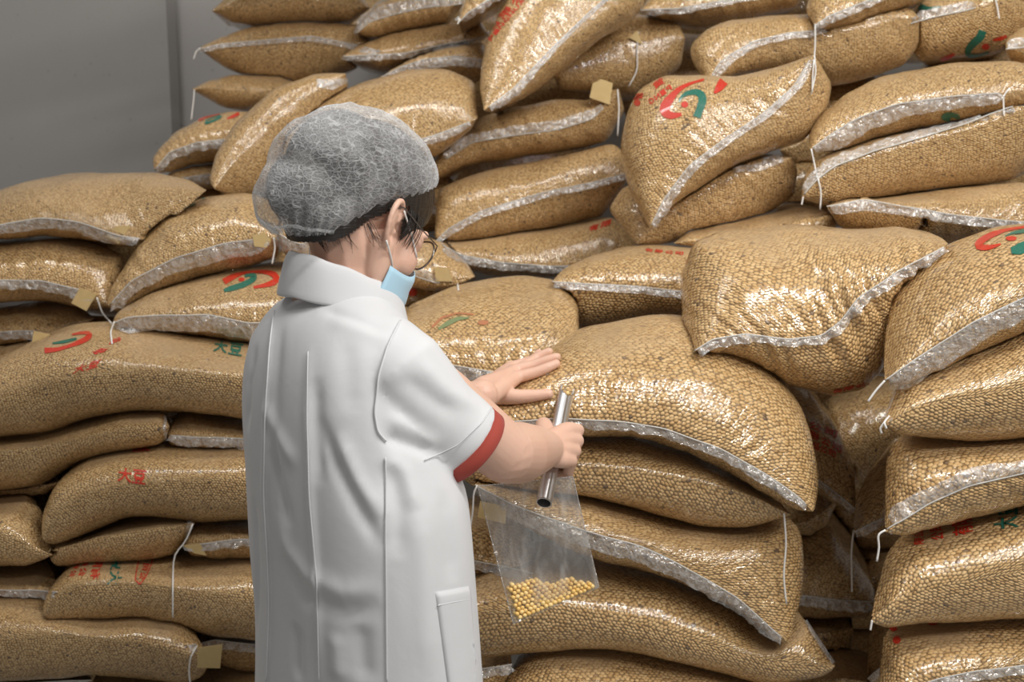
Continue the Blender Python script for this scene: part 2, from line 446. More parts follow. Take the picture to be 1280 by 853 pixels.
def finish():
    """hems, stitching, threads and tags, once the sacks have settled"""
    for k, s in SACKS.items():
        s['lo'] = [min(v[i] for v in s['V']) for i in range(3)]; s['hi'] = [max(v[i] for v in s['V']) for i in range(3)]
        s['tree'] = BVHTree.FromPolygons(s['V'], s['F'])
    for key, s in SACKS.items():
        flap, flapdir, thread, tags, fo, arc, seed, ns, nt = (s[q] for q in ('flap', 'flapdir', 'thread', 'tags', 'fo', 'arc', 'seed', 'ns', 'nt'))
        o, org, S, yl, yr, du_, dd_ = (s[q] for q in ('o', 'org', 'S', 'yl', 'yr', 'du', 'dd'))
        if flap:                                    # clear hem of the bag beyond the stitched seam
            t0, t1, wid = flap if isinstance(flap, tuple) else (0, 1, flap)
            src = dd_ if flapdir < 0 else du_
            fv, ff = [], []; i0, i1 = int(t0*(nt-1)), int(t1*(nt-1)); nk = 5
            for i in range(i0, i1+1):
                e = min(1, .35+8*(i-i0)/nt, .35+8*(i1-i)/nt) if True else 1
                ww = wid*e*(1+.16*noise.noise(Vector((arc[i]*14, seed, 0))))
                base, n0, _ = src[i][0]
                for k in range(nk):
                    dist = ww*k/(nk-1); q = src[i]
                    j = 0
                    while j < ns-2 and q[j+1][2] < dist: j += 1
                    fr = (dist-q[j][2])/max(q[j+1][2]-q[j][2], 1e-6)
                    p = q[j][0].lerp(q[j+1][0], min(max(fr, 0), 1)); n = q[j][1]
                    if n.y > 0: n = -n
                    lift = fo*(.6+.5*k)+.0035*noise.noise(Vector((arc[i]*55, k*.7+seed, 1)))*(k/(nk-1)+.3)
                    fv.append(clear_of(p+n*max(lift, .002), key))
            # thin second skin so the hem has thickness
            N = i1-i0+1
            for i in range(N-1):
                for k in range(nk-1):
                    ff.append((i*nk+k, i*nk+k+1, (i+1)*nk+k+1, (i+1)*nk+k))
            f = link_mesh('seam_flap', fv, ff, M_FLAP, o, org)
            # stitched hem cord along the seam itself
            pts = [clear_of(src[i][0][0]+src[i][0][1]*.002, key) for i in range(i0, i1+1)]
            tv, tf = tube(pts, .0013, 5); link_mesh('seam_stitching', tv, tf, M_HEM, o, org)
        if thread:
            for th in (thread if isinstance(thread[0], list) else [thread]):
                yy = None
                pts2 = resample(th, 14, 2); pts = []
                for q in pts2:
                    h = front(q.x, q.y, yl if abs(q.x-S[0].x) < abs(q.x-S[-1].x) else yr)
                    if h is None: h = (W(q.x, q.y, yy if yy else (yl if abs(q.x-S[0].x) < abs(q.x-S[-1].x) else yr)-.004), None)
                    yy = min(h[0].y, yy) if yy else h[0].y
                    pts.append(W(q.x, q.y, yy-.006))
                tv, tf = tube(pts, .0017, 6); link_mesh('thread', tv, tf, M_THREAD, o, org)
        for tg in tags:
            vs = []
            ys = [h[0].y for h in (front(q[0], q[1], min(yl, yr)) for q in tg) if h]
            yy = (min(ys) if ys else min(yl, yr))-.006
            for q in tg: vs.append(W(q[0], q[1], yy))
            n = len(vs); vs += [v+Vector((0, .0012, 0)) for v in vs]
            fs = [tuple(range(n)), tuple(range(2*n-1, n-1, -1))]+[(k, (k+1) % n, n+(k+1) % n, n+k) for k in range(n)]
            link_mesh('paper_tag', vs, fs, M_PAPER, o, org, smooth=False)
# ---- top left, by the wall
sack('A1', 'plump sack at the very top left, beside the wall, cut by the frame', [(265,14),(300,4),(380,-2),(463,10)], [(300,-14),(360,-22),(440,-20)], [(290,28),(320,33),(390,31),(440,27)], 3.32, L=.5)
sack('A2', 'second sack from the top of the stack beside the pale wall strip', [(249,61),(275,55),(320,51),(390,45),(440,55),(476,64)], [(275,47),(310,33),(380,28),(450,32)], [(275,82),(310,96),(345,104),(400,100),(445,86)], 3.28, L=.5, flap=.012, thread=[(251,60),(245,64),(242,74)])
sack('A3', 'small tapering sack third from the top beside the pale wall strip', [(240,112),(260,110),(320,114),(400,116)], [(262,102),(290,96),(350,94)], [(258,124),(280,135),(305,139),(350,138)], 3.25, L=.5, thread=[(243,112),(242,125),(239,150)])
sack('A4', 'sack against the wall edge with a small green and red print on top', [(193,212),(212,190),(245,178),(290,173),(335,176)], [(192,198),(203,184),(225,163),(255,147),(290,139),(325,141)], [(198,216),(215,215),(240,206),(290,200),(330,200)], 3.0, L=.5, flap=(.02,.95,.018))
sack('A5', 'low sack peeping out under the one with the green ring print by the wall', [(206,226),(230,222),(265,217),(330,214)], [(220,210),(245,204),(290,200)], [(220,236),(260,238),(310,236)], 3.06, L=0.35, flap=.022)
sack('B1', 'sack at the top edge with a broad clear hem, left of the leaning sack', [(447,41),(462,28),(490,19),(530,10),(580,5)], [(450,28),(470,4),(500,-14),(560,-18)], [(460,46),(485,45),(520,37),(560,27)], 3.2, L=.5, flap=.03, flapdir=1)
sack('B2', 'long flat sack above the hairnet, below the hemmed sack at the top', [(429,70),(450,69),(500,67),(550,56),(612,44)], [(445,58),(475,47),(540,32),(600,25)], [(445,82),(475,89),(505,80),(555,62),(600,50)], 3.17, L=.5, flap=.012)
sack('B3', 'thin sack with a clear hem squeezed below the long flat sack at upper left', [(470,100),(500,84),(530,74),(570,70),(612,76)], [(490,88),(520,76),(560,60),(605,52)], [(490,112),(540,108),(600,104)], 3.1, L=.45, flap=.022)
sack('B4', 'small sack corner at the top edge, left of the leaning red-lettered sack', [(573,27),(585,15),(605,2),(632,-14)], [(576,12),(585,-10),(605,-25)], [(585,25),(605,20),(625,8),(640,-5)], 2.85, L=.4, flap=.01, thread=[(575,24),(572,30)])
sack('A6', 'sack leaning diagonally left of the hairnet, its gathered plastic top behind', [(268,236),(292,200),(335,155),(385,112),(432,92)], [(262,225),(272,195),(300,150),(345,112),(392,92)], [(290,247),(330,243),(370,205),(410,150),(436,115)], (2.72,2.9), dt=.12, db=.12, L=.34, pinch=.0, skew=.3)
sack('B5', 'broad sack directly behind the top of the hairnet', [(352,205),(430,200),(515,177),(550,167),(597,148)], [(360,168),(400,130),(450,102),(510,88),(560,87),(596,103)], [(400,240),(480,220),(535,199),(560,184),(588,162)], 2.75, L=.4, dt=.22, flap=(.6,.97,.012))
sack('B7', 'round-ended sack with a paper tag behind the leaning sack at top centre', [(690,92),(740,84),(790,72),(830,58),(856,48)], [(690,60),(730,30),(770,17),(820,20),(848,30)], [(700,112),(740,116),(790,124),(825,110),(852,82)], 3.0, L=.4, dt=.12, pinch=0, thread=[(798,40),(796,62),(797,88),(786,108)], tags=[[(786,47),(797,38),(803,56)]])
sack('B9', 'sack with a stiff paper tag standing on its raised right end', [(536,214),(590,178),(640,170),(700,162),(742,148),(774,112)], [(560,172),(600,147),(640,134),(690,124),(735,126),(758,112)], [(545,226),(580,210),(640,199),(700,190),(760,177),(782,140)], 2.85, L=.42, flap=(.1,.9,.02), flapdir=1, thread=[(772,112),(774,135),(772,170)], tags=[[(737,122),(741,104),(752,99),(766,104),(762,131)]])
sack('B6', 'big sack leaning diagonally at top centre with red lettering along its left edge', [(605,138),(640,112),(690,60),(738,14),(790,-30)], [(600,112),(601,80),(606,52),(625,12),(655,-30),(700,-60)], [(640,131),(700,92),(748,52),(790,26),(806,4)], (2.7,2.85), dt=.14, db=.14, L=.34, pinch=.0, skew=.4, flap=(.03,.97,.012))
sack('B10', 'full sack with a bright seam just right of the spectacles', [(543,303),(560,286),(600,264),(680,240),(740,228),(785,216)], [(544,262),(548,235),(585,219),(650,205),(710,193),(768,179),(782,192)], [(560,305),(620,300),(690,286),(750,272),(780,238)], 2.78, L=.42, flap=.014)
sack('B11', 'flatter sack right of the spectacles, under the full one with the bright seam', [(553,306),(578,319),(630,328),(690,333),(740,331),(800,318)], [(575,304),(640,294),(700,284),(765,271),(792,290)], [(580,335),(620,346),(680,349),(760,345)], 2.7, L=.42, flap=.014)
sack('B12', 'sack end with a pale paper tag just behind the blue face mask', [(490,328),(520,346),(545,354),(575,352),(594,346)], [(495,300),(530,296),(560,306),(585,330)], [(505,356),(540,362),(575,358)], 2.6, L=.4, flap=(.0,.6,.02), flapdir=1, thread=[(572,355),(573,364),(580,377)], tags=[[(543,334),(561,336),(566,352),(545,352)]])
sack('B13', 'dark sack low behind the chin of the mask with a red print spot', [(455,384),(490,380),(520,376),(548,362)], [(465,360),(500,355),(535,352)], [(480,410),(520,400),(545,385)], 2.76, L=.4)
# ---- top right
sack('C1', 'sack cut by the top edge above the round-ended tagged sack', [(800,12),(850,10),(900,1),(960,-8),(1004,-6)], [(815,-6),(870,-25),(950,-35)], [(825,24),(880,31),(935,26),(995,10)], 2.95, L=.42, flap=.01)
sack('C2', 'long sack with an S-curved hem above the sack with the swirl print', [(884,104),(900,76),(940,52),(985,41),(1040,37),(1100,22),(1148,22)], [(866,80),(861,58),(880,36),(910,26),(960,21),(1010,17),(1080,8),(1130,4)], [(930,92),(985,92),(1040,108),(1090,96),(1130,84),(1148,60)], 2.7, L=.42, flap=(.02,.6,.016))
sack('C3', 'sack wedged at the top edge with thread hanging from its left corner', [(1018,32),(1035,20),(1070,6),(1110,-10),(1160,-20)], [(1006,12),(1012,-8),(1060,-35),(1120,-45)], [(1030,39),(1070,33),(1120,15),(1158,0)], 2.66, L=0.34, flap=.014, thread=[(1019,30),(1019,60),(1016,90),(1015,116)])
sack('C4', 'sack at the top right with an upturned green and red swirl print', [(1138,30),(1165,22),(1205,14),(1250,2),(1300,-14)], [(1150,0),(1190,-20),(1260,-40)], [(1140,62),(1150,78),(1195,74),(1245,68),(1290,40)], 2.72, L=.42, flap=(.0,.5,.02), flapdir=1, thread=[(1243,-6),(1247,10),(1249,24)])
sack('C5', 'sack corner with frayed hem at the right frame edge, upper right', [(1257,62),(1275,60),(1310,55),(1360,48)], [(1258,50),(1275,35),(1310,22),(1345,30)], [(1262,72),(1280,88),(1320,90)], 2.55, L=.4, flap=.018, flapdir=1)
sack('C7', 'slumped sack under the swirl-print sack, its clear hem folded over', [(796,307),(815,285),(860,248),(920,215),(990,197)], [(760,262),(778,234),(820,220),(900,204),(960,193)], [(830,306),(890,294),(950,274),(992,246),(997,214)], 2.52, L=0.26, )
sack('C8', 'mostly hidden sack below the slumped one, above the sagging sack', [(842,304),(900,296),(970,286),(1045,282)], [(860,291),(920,280),(1000,260),(1035,262)], [(880,318),(960,318),(1030,305)], 2.42, L=0.7)
sack('C6', 'tilted sack with the big red arc and green swirl print and pinyin letters', [(812,285),(830,248),(862,206),(905,174),(952,143),(992,108),(1016,68)], [(786,240),(774,190),(780,152),(798,114),(830,95),(872,94),(920,98),(965,86)], [(832,264),(868,240),(915,209),(965,190),(1002,178),(1027,148),(1039,106)], (2.42,2.45), dt=.16, db=.14, L=.3, skew=.4, pinch=.05, flap=(.02,.98,.016), thread=[(1018,70),(1020,90),(1014,118)])
sack('C9', 'sack on the upper right with a wide clear hem flap, above the long one', [(1012,187),(1035,170),(1070,148),(1120,130),(1190,120),(1250,116),(1316,112)], [(1010,170),(1022,145),(1055,118),(1105,95),(1180,79),(1260,75),(1310,85)], [(1045,190),(1085,176),(1150,163),(1220,152),(1270,140),(1320,130)], 2.42, L=.42, flap=(.02,.8,.034), thread=[(1014,186),(1020,215),(1027,240),(1025,262)])
sack('C10', 'long sack on the upper right below the one with the wide hem', [(1002,248),(1020,226),(1045,207),(1095,189),(1150,174),(1220,152),(1268,134),(1320,128)], [(1003,228),(1012,205),(1040,188),(1085,174),(1150,160),(1240,142),(1300,128)], [(1030,259),(1100,250),(1200,237),(1265,226),(1310,200)], 2.38, L=.42, flap=(.02,.85,.022), flapdir=1, thread=[[(1004,246),(1002,256)],[(1262,110),(1254,120),(1255,145)]])
sack('C11', 'pale sack on the right above the swirl-print sack at the frame edge', [(1033,258),(1080,249),(1130,258),(1190,268),(1250,275),(1316,280)], [(1055,250),(1110,247),(1190,237),(1280,226)], [(1050,285),(1110,300),(1200,305),(1290,300)], 2.3, L=0.7, flap=.018)
# ---- upper left block
sack('L3', 'third sack down at the left frame edge, with a small paper tag on its hem', [(-60,420),(0,415),(40,413),(75,420),(118,398)], [(-50,385),(0,382),(50,376),(95,382)], [(-40,436),(20,433),(80,432),(108,420)], 2.58, L=.45, flap=(.2,.85,.02), thread=[(63,421),(65,430)], tags=[[(42,414),(62,418),(58,430),(40,428)]])
sack('L2', 'second sack down at the left frame edge, paper tag at its right corner', [(-70,360),(0,350),(50,350),(100,362),(140,384)], [(-60,310),(0,302),(60,296),(120,304),(156,316),(154,345)], [(-40,385),(20,377),(70,377),(120,389)], 2.5, L=.48, flap=(.1,.9,.022), thread=[(121,372),(128,392),(140,405)], tags=[[(100,360),(121,368),(108,389),(89,379)]])
sack('L1', 'broad sack on top at the left frame edge, against the grey wall', [(-90,300),(0,281),(50,272),(100,277),(150,295),(185,300),(258,238)], [(-80,262),(0,238),(50,222),(110,216),(190,216),(240,226)], [(-60,310),(0,301),(60,295),(110,301),(165,310),(205,284)], 2.5, dt=.3, L=.55, flap=(.15,.72,.026), tags=[[(131,296),(145,283),(164,282),(148,305)]])
sack('L5', 'small crumpled sack end right behind the neck, above the coat collar', [(350,292),(362,300),(376,305),(390,300)], [(352,280),(370,276),(388,282)], [(356,312),(370,325),(386,322)], 2.4, L=.3, flap=.03)
sack('L4', 'sack slanting down to the left with a wide hem and tag, above the swirl print', [(136,382),(165,350),(220,322),(280,304),(320,299),(352,296)], [(146,352),(178,300),(215,263),(265,246),(315,241),(345,252)], [(148,392),(195,374),(260,346),(310,335),(348,322)], 2.42, dt=.2, L=.42, flap=(.02,.94,.03), thread=[(342,297),(344,310),(340,330)], tags=[[(315,294),(330,291),(339,300),(333,310),(318,308)]])
sack('L6', 'sack with a red and green swirl print left of the coat shoulder', [(143,403),(160,396),(200,394),(260,393),(310,404),(430,400)], [(150,388),(195,362),(260,342),(320,331),(400,328)], [(165,419),(220,417),(280,424),(330,436),(420,440)], 2.3, dt=.24, L=.42, flap=(.0,.8,.034), thread=[(143,402),(138,415),(140,430)])
# ---- left stack
sack('L7b', 'sack at the left frame edge whose clear plastic edge lies beside the long swirl-print sack', [(-80,480),(-30,478),(10,465),(50,436)], [(-60,440),(0,434),(40,430)], [(-60,510),(0,500),(30,470)], 2.5, L=0.25)
sack('L7', 'long sack lying on the left stack with red swirl and red lettering', [(-110,510),(0,492),(100,470),(200,464),(300,474),(420,490)], [(-70,470),(-10,452),(40,428),(90,408),(150,402),(220,414),(300,428),(400,440)], [(-80,548),(0,546),(60,541),(110,524),(165,513),(230,514),(300,524),(400,530)], 2.15, dt=.24, L=0.32, pinch=0)
sack('L9', 'sack with a flat grey hem beside the coat, below the long lettered sack', [(210,544),(250,546),(300,548),(420,546)], [(216,526),(240,517),(300,521),(400,528)], [(214,556),(250,560),(300,562),(400,562)], 2.2, L=.42, flap=(.02,.9,.018))
sack('L8', 'sack on the left stack directly below the long lettered sack', [(-90,575),(0,566),(80,552),(150,540),(212,534)], [(-70,552),(0,546),(60,541),(110,524),(165,513),(205,515)], [(-70,614),(0,612),(60,602),(100,578),(150,562),(206,553)], 2.17, L=.44, pinch=0)
sack('L11', 'thin sliver of a sack at the left edge above the lettered one', [(-60,616),(0,614),(40,610),(75,603)], [(-40,606),(10,609),(50,604)], [(-40,624),(10,624),(60,616)], 2.27, dt=.05, db=.05, L=.2)
sack('L10', 'sack on the left stack with red characters and a white thread hanging over them', [(55,676),(72,640),(110,618),(180,606),(260,602),(330,606),(420,620)], [(58,640),(76,596),(110,570),(150,561),(205,557),(300,557),(400,560)], [(70,680),(120,662),(165,645),(205,642),(255,650),(310,646),(400,650)], 2.12, L=.44, pinch=0)
sack('L12', 'sack at the left frame edge with glossy streaks, beside the sack with red characters', [(-90,664),(0,668),(35,680),(66,694)], [(-60,630),(0,624),(35,623),(54,640)], [(-60,706),(0,704),(40,704)], 2.13, L=.42, pinch=0)
sack('L13', 'sack with a thread-tied plastic corner below the sack with red characters', [(60,690),(120,672),(180,662),(244,654)], [(80,676),(125,661),(170,645),(205,642),(236,648)], [(75,705),(120,702),(180,698),(226,690)], 2.14, L=.42, pinch=0, thread=[(241,655),(230,684),(217,688),(216,730),(216,772)])
sack('L14', 'sack with a pale hem and a folded tag beside the coat', [(232,682),(260,679),(300,674),(420,672)], [(236,660),(250,650),(300,647),(400,650)], [(240,694),(280,697),(320,697),(400,698)], 2.15, L=0.36, flap=.012, tags=[[(228,682),(250,680),(258,695),(243,692)]])
sack('L15', 'sack with a grey hem at the left edge, beside the green-lettered sack', [(-80,738),(0,737),(40,738),(72,740)], [(-60,706),(0,704),(50,704),(68,712)], [(-60,752),(0,749),(60,747)], 2.17, L=0.36, flap=.014)
sack('L16', 'sack on the left stack with red and green characters and a red oval stamp', [(56,770),(70,745),(100,732),(180,730),(260,742),(330,750),(420,750)], [(58,748),(72,722),(92,704),(120,696),(200,697),(310,697),(400,700)], [(75,778),(130,771),(180,766),(225,779),(270,791),(320,797),(400,800)], 2.1, L=.46, pinch=0)
sack('L17', 'shiny sack near the bottom left with a square tag at its right corner', [(-110,806),(0,800),(80,795),(160,802),(220,816),(262,828)], [(-60,758),(0,751),(60,754),(130,768),(180,767),(222,780),(250,800)], [(-60,850),(0,848),(60,843),(125,836),(180,843),(230,853),(256,846)], 2.08, dt=.09, L=.46, pinch=0, thread=[(246,808),(238,822),(236,840),(238,856)], tags=[[(248,810),(278,806),(275,836),(246,835)]])
sack('L18', 'small sack beside the coat hem, right of the square tag', [(240,806),(270,800),(320,806),(400,810)], [(250,795),(270,789),(320,795),(390,800)], [(260,826),(300,834),(340,838),(390,838)], 2.17, L=.42, flap=.014)
sack('L19', 'pale hemmed sack at the bottom left corner of the frame', [(-90,862),(0,856),(60,852),(115,850)], [(-60,850),(0,848),(60,843),(100,842)], [(-60,900),(0,905),(80,898)], 2.14, L=.44, flap=.02)
sack('L20', 'lowest visible sack left of the coat, under the shiny one', [(105,880),(160,874),(230,874),(300,872),(420,880)], [(118,846),(150,841),(200,848),(250,855),(290,838),(330,832),(400,836)], [(130,915),(200,925),(300,925),(390,920)], 2.13, L=.44, pinch=0)
# ---- centre
sack('D1', 'sack with a silver seam between the broad dull-topped sack and the sagging one', [(690,352),(740,355),(800,358),(850,364),(930,370)], [(702,338),(735,322),(775,312),(830,308),(900,312)], [(700,388),(722,412),(765,409),(820,402),(900,404)], 2.3, L=.36, flap=.012)
sack('D3', 'broad sack with a dusty top and faded print, right of the mask', [(500,430),(560,455),(620,465),(668,462),(724,420)], [(500,395),(520,378),(560,360),(610,350),(665,346),(700,352),(722,378)], [(520,470),(580,490),(640,492),(690,470)], 2.120, dt=.3, L=.42, flap=(.1,.85,.02))
sack('D2', 'sagging sack with a wavy silver seam lying across its neighbours, right of centre', [(868,438),(890,424),(930,417),(985,424),(1025,420),(1050,402),(1072,372),(1120,340),(1184,306)], [(852,405),(853,345),(868,304),(900,289),(980,283),(1060,288),(1120,286),(1172,294)], [(905,443),(945,458),(985,484),(1040,496),(1075,486),(1102,455),(1110,405),(1145,355)], (1.895, 1.935), dt=.24, db=.12, L=.46, flap=(.0,.99,.014), wrinkle=.008, nt=120)
# ---- front centre stack
sack('E6', 'sliver of a sack beside the coat hem at the bottom, left of the bottom sack', [(560,840),(600,836),(640,830)], [(580,822),(610,816),(630,820)], [(580,880),(620,885)], 1.920, L=.4, flap=.014)
sack('E5', 'bottom sack at the frame edge, below the one with the hemmed right end', [(600,905),(640,890),(760,885),(880,890),(1000,880)], [(625,858),(650,828),(680,811),(720,803),(790,806),(850,820),(930,845),(990,852)], [(640,945),(760,960),(900,955)], 1.880, L=.4, pinch=0)
sack('E4', 'low sack of the front stack with a clear hem down its right end', [(560,790),(600,768),(700,765),(800,780),(900,810),(980,830),(1044,833)], [(570,740),(620,716),(690,704),(760,704),(830,718),(900,744),(960,790),(1002,768)], [(600,820),(650,812),(720,803),(790,806),(860,824),(950,848),(1030,842)], 1.880, L=.4, pinch=0)
sack('E3l', 'sack end with a paper tag left of the sample bag', [(555,690),(590,700),(630,708),(680,720)], [(565,655),(590,640),(625,645),(660,670)], [(570,715),(620,722),(660,728)], 1.980, L=.35, flap=(.1,.9,.016))
sack('E3', 'middle sack of the front stack with a long sloping hem, behind the sample bag', [(594,606),(640,630),(720,660),(800,682),(850,705),(920,745),(960,782),(986,804)], [(610,600),(660,606),(720,615),(790,632),(860,650),(930,654),(985,642),(1006,665),(1000,745)], [(625,640),(700,678),(760,700),(820,713),(890,740),(940,772),(966,800)], 1.860, L=.4, flap=(.0,.98,.024), thread=[(597,607),(592,615),(591,640),(587,665)], tags=[[(600,627),(633,634),(632,655),(597,647)]])
sack('E2', 'smooth sack of the front stack just below the hands', [(560,580),(620,585),(700,585),(800,592),(880,605),(940,620),(988,643)], [(580,550),(640,540),(700,540),(790,543),(860,560),(930,600),(970,626)], [(590,606),(650,606),(720,615),(800,634),(870,654),(930,656)], 1.870, L=.4, pinch=0, thread=[(980,642),(983,680),(979,720),(983,755)])
sack('E1', 'top sack of the front stack, pierced by the steel sampling probe', [(600,526),(650,526),(700,522),(760,525),(830,535),(900,560),(960,594),(1000,622),(1016,640)], [(606,500),(640,470),(680,440),(720,416),(780,402),(850,398),(905,415),(965,455),(1000,505),(1021,590)], [(640,536),(700,540),(790,543),(860,560),(930,600),(985,634)], 1.830, dt=.22, L=.4, flap=(.0,.985,.013))
# ---- gap
sack('G7', 'dark sack deep in the gap below the sagging sack', [(1020,575),(1060,560),(1120,545),(1170,535)], [(1030,500),(1075,478),(1140,470)], [(1040,642),(1090,648),(1150,620)], 2.44, L=.3)
sack('G1', 'shadowed sack with red lettering in the gap behind the front stack', [(940,570),(985,580),(1020,597),(1050,620),(1069,636)], [(950,500),(985,480),(1015,492),(1045,530),(1064,580)], [(960,590),(1010,610),(1045,632)], 2.17, L=.36, flap=.01)
sack('G2', 'small shadowed sack under the red-lettered one in the gap', [(960,650),(1000,655),(1030,640),(1045,622)], [(980,612),(1020,605),(1040,612)], [(980,664),(1010,667),(1030,652)], 2.26, L=.36)
sack('G3', 'shadowed sack with a straight grey hem in the gap', [(940,736),(1000,744),(1050,750),(1092,752)], [(960,680),(1000,650),(1035,648),(1070,690),(1092,735)], [(960,765),(1020,768),(1080,768)], 2.26, L=.36, flap=(.0,1,.022))
sack('G4', 'dark rounded sack at the bottom of the gap', [(960,800),(1000,795),(1040,790),(1066,785)], [(980,765),(1020,760),(1055,764)], [(980,850),(1020,855),(1055,830)], 2.28, L=.36, pinch=0)
sack('G8', 'lowest dark sack in the gap at the frame edge', [(990,860),(1030,850),(1060,850),(1100,856)], [(1010,825),(1050,815),(1085,826)], [(1010,890),(1050,900),(1090,890)], 2.15, L=0.2, pinch=0)
sack('G5', 'shadowed sack poking out left of the right stack, a long thread at its tip', [(1066,665),(1085,655),(1115,642),(1160,625)], [(1070,625),(1082,595),(1110,562),(1150,545)], [(1085,668),(1120,664),(1150,650)], 2.05, L=.34, flap=.01, thread=[(1067,663),(1064,690),(1065,740)])
sack('G6', 'dark sack corner behind the right stack near the bottom', [(1084,848),(1095,838),(1120,820),(1160,800)], [(1084,800),(1092,770),(1120,755)], [(1095,858),(1120,860),(1150,850)], 2.12, L=.34, flap=.01)
# ---- right stack
sack('R5', 'bottom sack of the right stack with red characters along its top edge', [(1098,880),(1130,862),(1170,848),(1220,838),(1290,830),(1377,838)], [(1100,840),(1103,790),(1150,775),(1210,768),(1290,763),(1370,770)], [(1120,905),(1200,905),(1300,900),(1380,890)], 1.770, L=.42, flap=(.05,.95,.014))
sack('R4', 'sack of the right stack with red and green characters printed in rows', [(1088,777),(1115,752),(1160,738),(1220,725),(1290,712),(1377,700)], [(1096,740),(1110,690),(1128,666),(1170,652),(1210,642),(1285,624),(1370,622)], [(1105,782),(1150,775),(1210,769),(1290,762),(1370,762)], 1.760, L=.42, pinch=0, thread=[(1090,776),(1088,788)])
sack('R3', 'middle sack of the right stack with a curved clear hem', [(1106,665),(1130,650),(1160,630),(1210,608),(1290,590),(1377,590)], [(1107,620),(1107,575),(1118,548),(1150,544),(1210,543),(1290,539),(1370,545)], [(1125,668),(1160,656),(1210,642),(1285,624),(1370,624)], 1.750, L=.42, flap=(.02,.9,.022), flapdir=1, thread=[(1107,663),(1097,668),(1099,685),(1096,702)])
sack('R2', 'second sack of the right stack, smooth, with a frayed left corner', [(1104,531),(1135,515),(1190,500),(1290,486),(1377,480)], [(1108,512),(1125,476),(1170,452),(1220,430),(1290,404),(1370,400)], [(1118,543),(1160,547),(1215,547),(1290,540),(1370,545)], 1.750, L=.42, pinch=0, thread=[[(1107,526),(1100,536),(1102,542)],[(1112,520),(1105,528),(1108,536)]])
sack('R1', 'top sack of the right stack with the swirl print cut by the frame', [(1106,475),(1130,458),(1165,436),(1215,402),(1290,368),(1377,350)], [(1104,450),(1108,405),(1122,365),(1150,330),(1185,305),(1235,286),(1290,279),(1370,285)], [(1125,484),(1165,464),(1215,438),(1290,406),(1370,400)], 1.770, dt=.22, L=.42, flap=(.0,.95,.036), thread=[(1106,476),(1095,488),(1085,502)])
# ---- sacks at the back, glimpsed between those in front
BACK = 'dim sack at the back of the pile, nearly hidden by the sacks in front'
n_back = 0
for (x0, x1, ya, yb, Y) in ((880,1300,360,470,2.75),(940,1180,470,580,2.62),(940,1180,572,690,2.5),(940,1180,680,790,2.46),(940,1180,780,890,2.42),(960,1160,180,285,2.86),(1000,1190,90,190,2.9),(1150,1340,30,130,2.98),(975,1110,130,230,2.87),(1170,1350,185,265,2.82),(50,310,255,400,2.95),(190,330,212,300,3.25),(-130,330,395,500,2.6),(-130,330,485,590,2.58),(-130,330,575,680,2.56),(-130,330,665,770,2.54),(-130,330,755,880,2.52),
                            (560,760,30,170,3.5),(770,960,40,180,3.36),(560,760,160,300,3.45),
                            (430,640,-30,90,3.8),(620,840,-40,80,3.8),(820,1040,-40,60,3.75),(1020,1290,-40,80,3.65)):
    h = yb-ya; ym = (ya+yb)/2; n_back += 1
    s_ = sack('Z%d' % n_back, BACK, [(x0,ym+8),(x0+(x1-x0)*.3,ym-4),(x0+(x1-x0)*.7,ym+4),(x1,ym-6)],
         [(x0+(x1-x0)*.12,ya+h*.12),(x0+(x1-x0)*.4,ya),(x0+(x1-x0)*.7,ya+4),(x1-(x1-x0)*.1,ya+h*.15)],
         [(x0+(x1-x0)*.1,yb-h*.12),(x0+(x1-x0)*.4,yb),(x0+(x1-x0)*.7,yb-3),(x1-(x1-x0)*.1,yb-h*.14)], Y, L=.3, nt=40)
    s_['o']['group'] = 'dim sacks at the back of the pile'
# ---- the column of the pile that stands behind the person
HID = 'sack in the column of the pile hidden behind the person in the white coat'
for n_, (ya, yb, Y, dx) in enumerate(((205,300,3.0,0),(292,395,2.85,10),(385,490,2.32,-6),(482,585,2.28,6),(578,682,2.26,-4),(675,778,2.25,8),(770,880,2.24,0))):
    x0, x1 = 318+dx, 585+dx; ym = (ya+yb)/2
    s_ = sack('H%d' % n_, HID, [(x0,ym+14),(x0+80,ym+2),(x0+190,ym+8),(x1,ym+4)], [(x0+25,ya+14),(x0+90,ya),(x0+180,ya+4),(x1-25,ya+12)],
         [(x0+22,yb-12),(x0+90,yb),(x0+180,yb-3),(x1-22,yb-14)], Y, L=.42, nt=48, flap=.016)
    s_['o']['group'] = 'sacks hidden behind the person'
settle(); settle()
finish()
def copy_sack(key, dx, dy, dz, label, group):
    s = SACKS[key]['o']; c = s.copy(); COL.objects.link(c); c.location = s.location+Vector((dx, dy, dz)); c['label'] = label; c['group'] = group
    for ch in list(s.children):
        if ch.name.startswith(('seam', 'thread')):
            d = ch.copy(); COL.objects.link(d); d.parent = c
for k_ in ('R1', 'R2', 'R3', 'R4', 'R5', 'C4', 'C9', 'C10', 'C11'):
    copy_sack(k_, .385 if k_[0] == 'R' else .56, .05, 0, 'sack of the stack just beyond the right edge of the photo', 'sacks beyond the right edge')
for k_ in ('L1', 'L2', 'L3', 'L7', 'L8', 'L10', 'L16', 'L17'):
    copy_sack(k_, -.70, .03, 0, 'sack of the stack just beyond the left edge of the photo', 'sacks beyond the left edge')
for r_, (z_, off_) in enumerate(((2.03, 0.0), (2.22, .22))):
    for i_ in range(5):
        x_, y_ = -.62+.5*i_+off_, 3.05+.03*(i_ % 2)
        s0 = SACKS['B10']['o'].location
        copy_sack('B10', x_-s0.x, y_-s0.y, z_-s0.z, 'sack of the pile just above the top edge of the photo', 'sacks above the top edge')
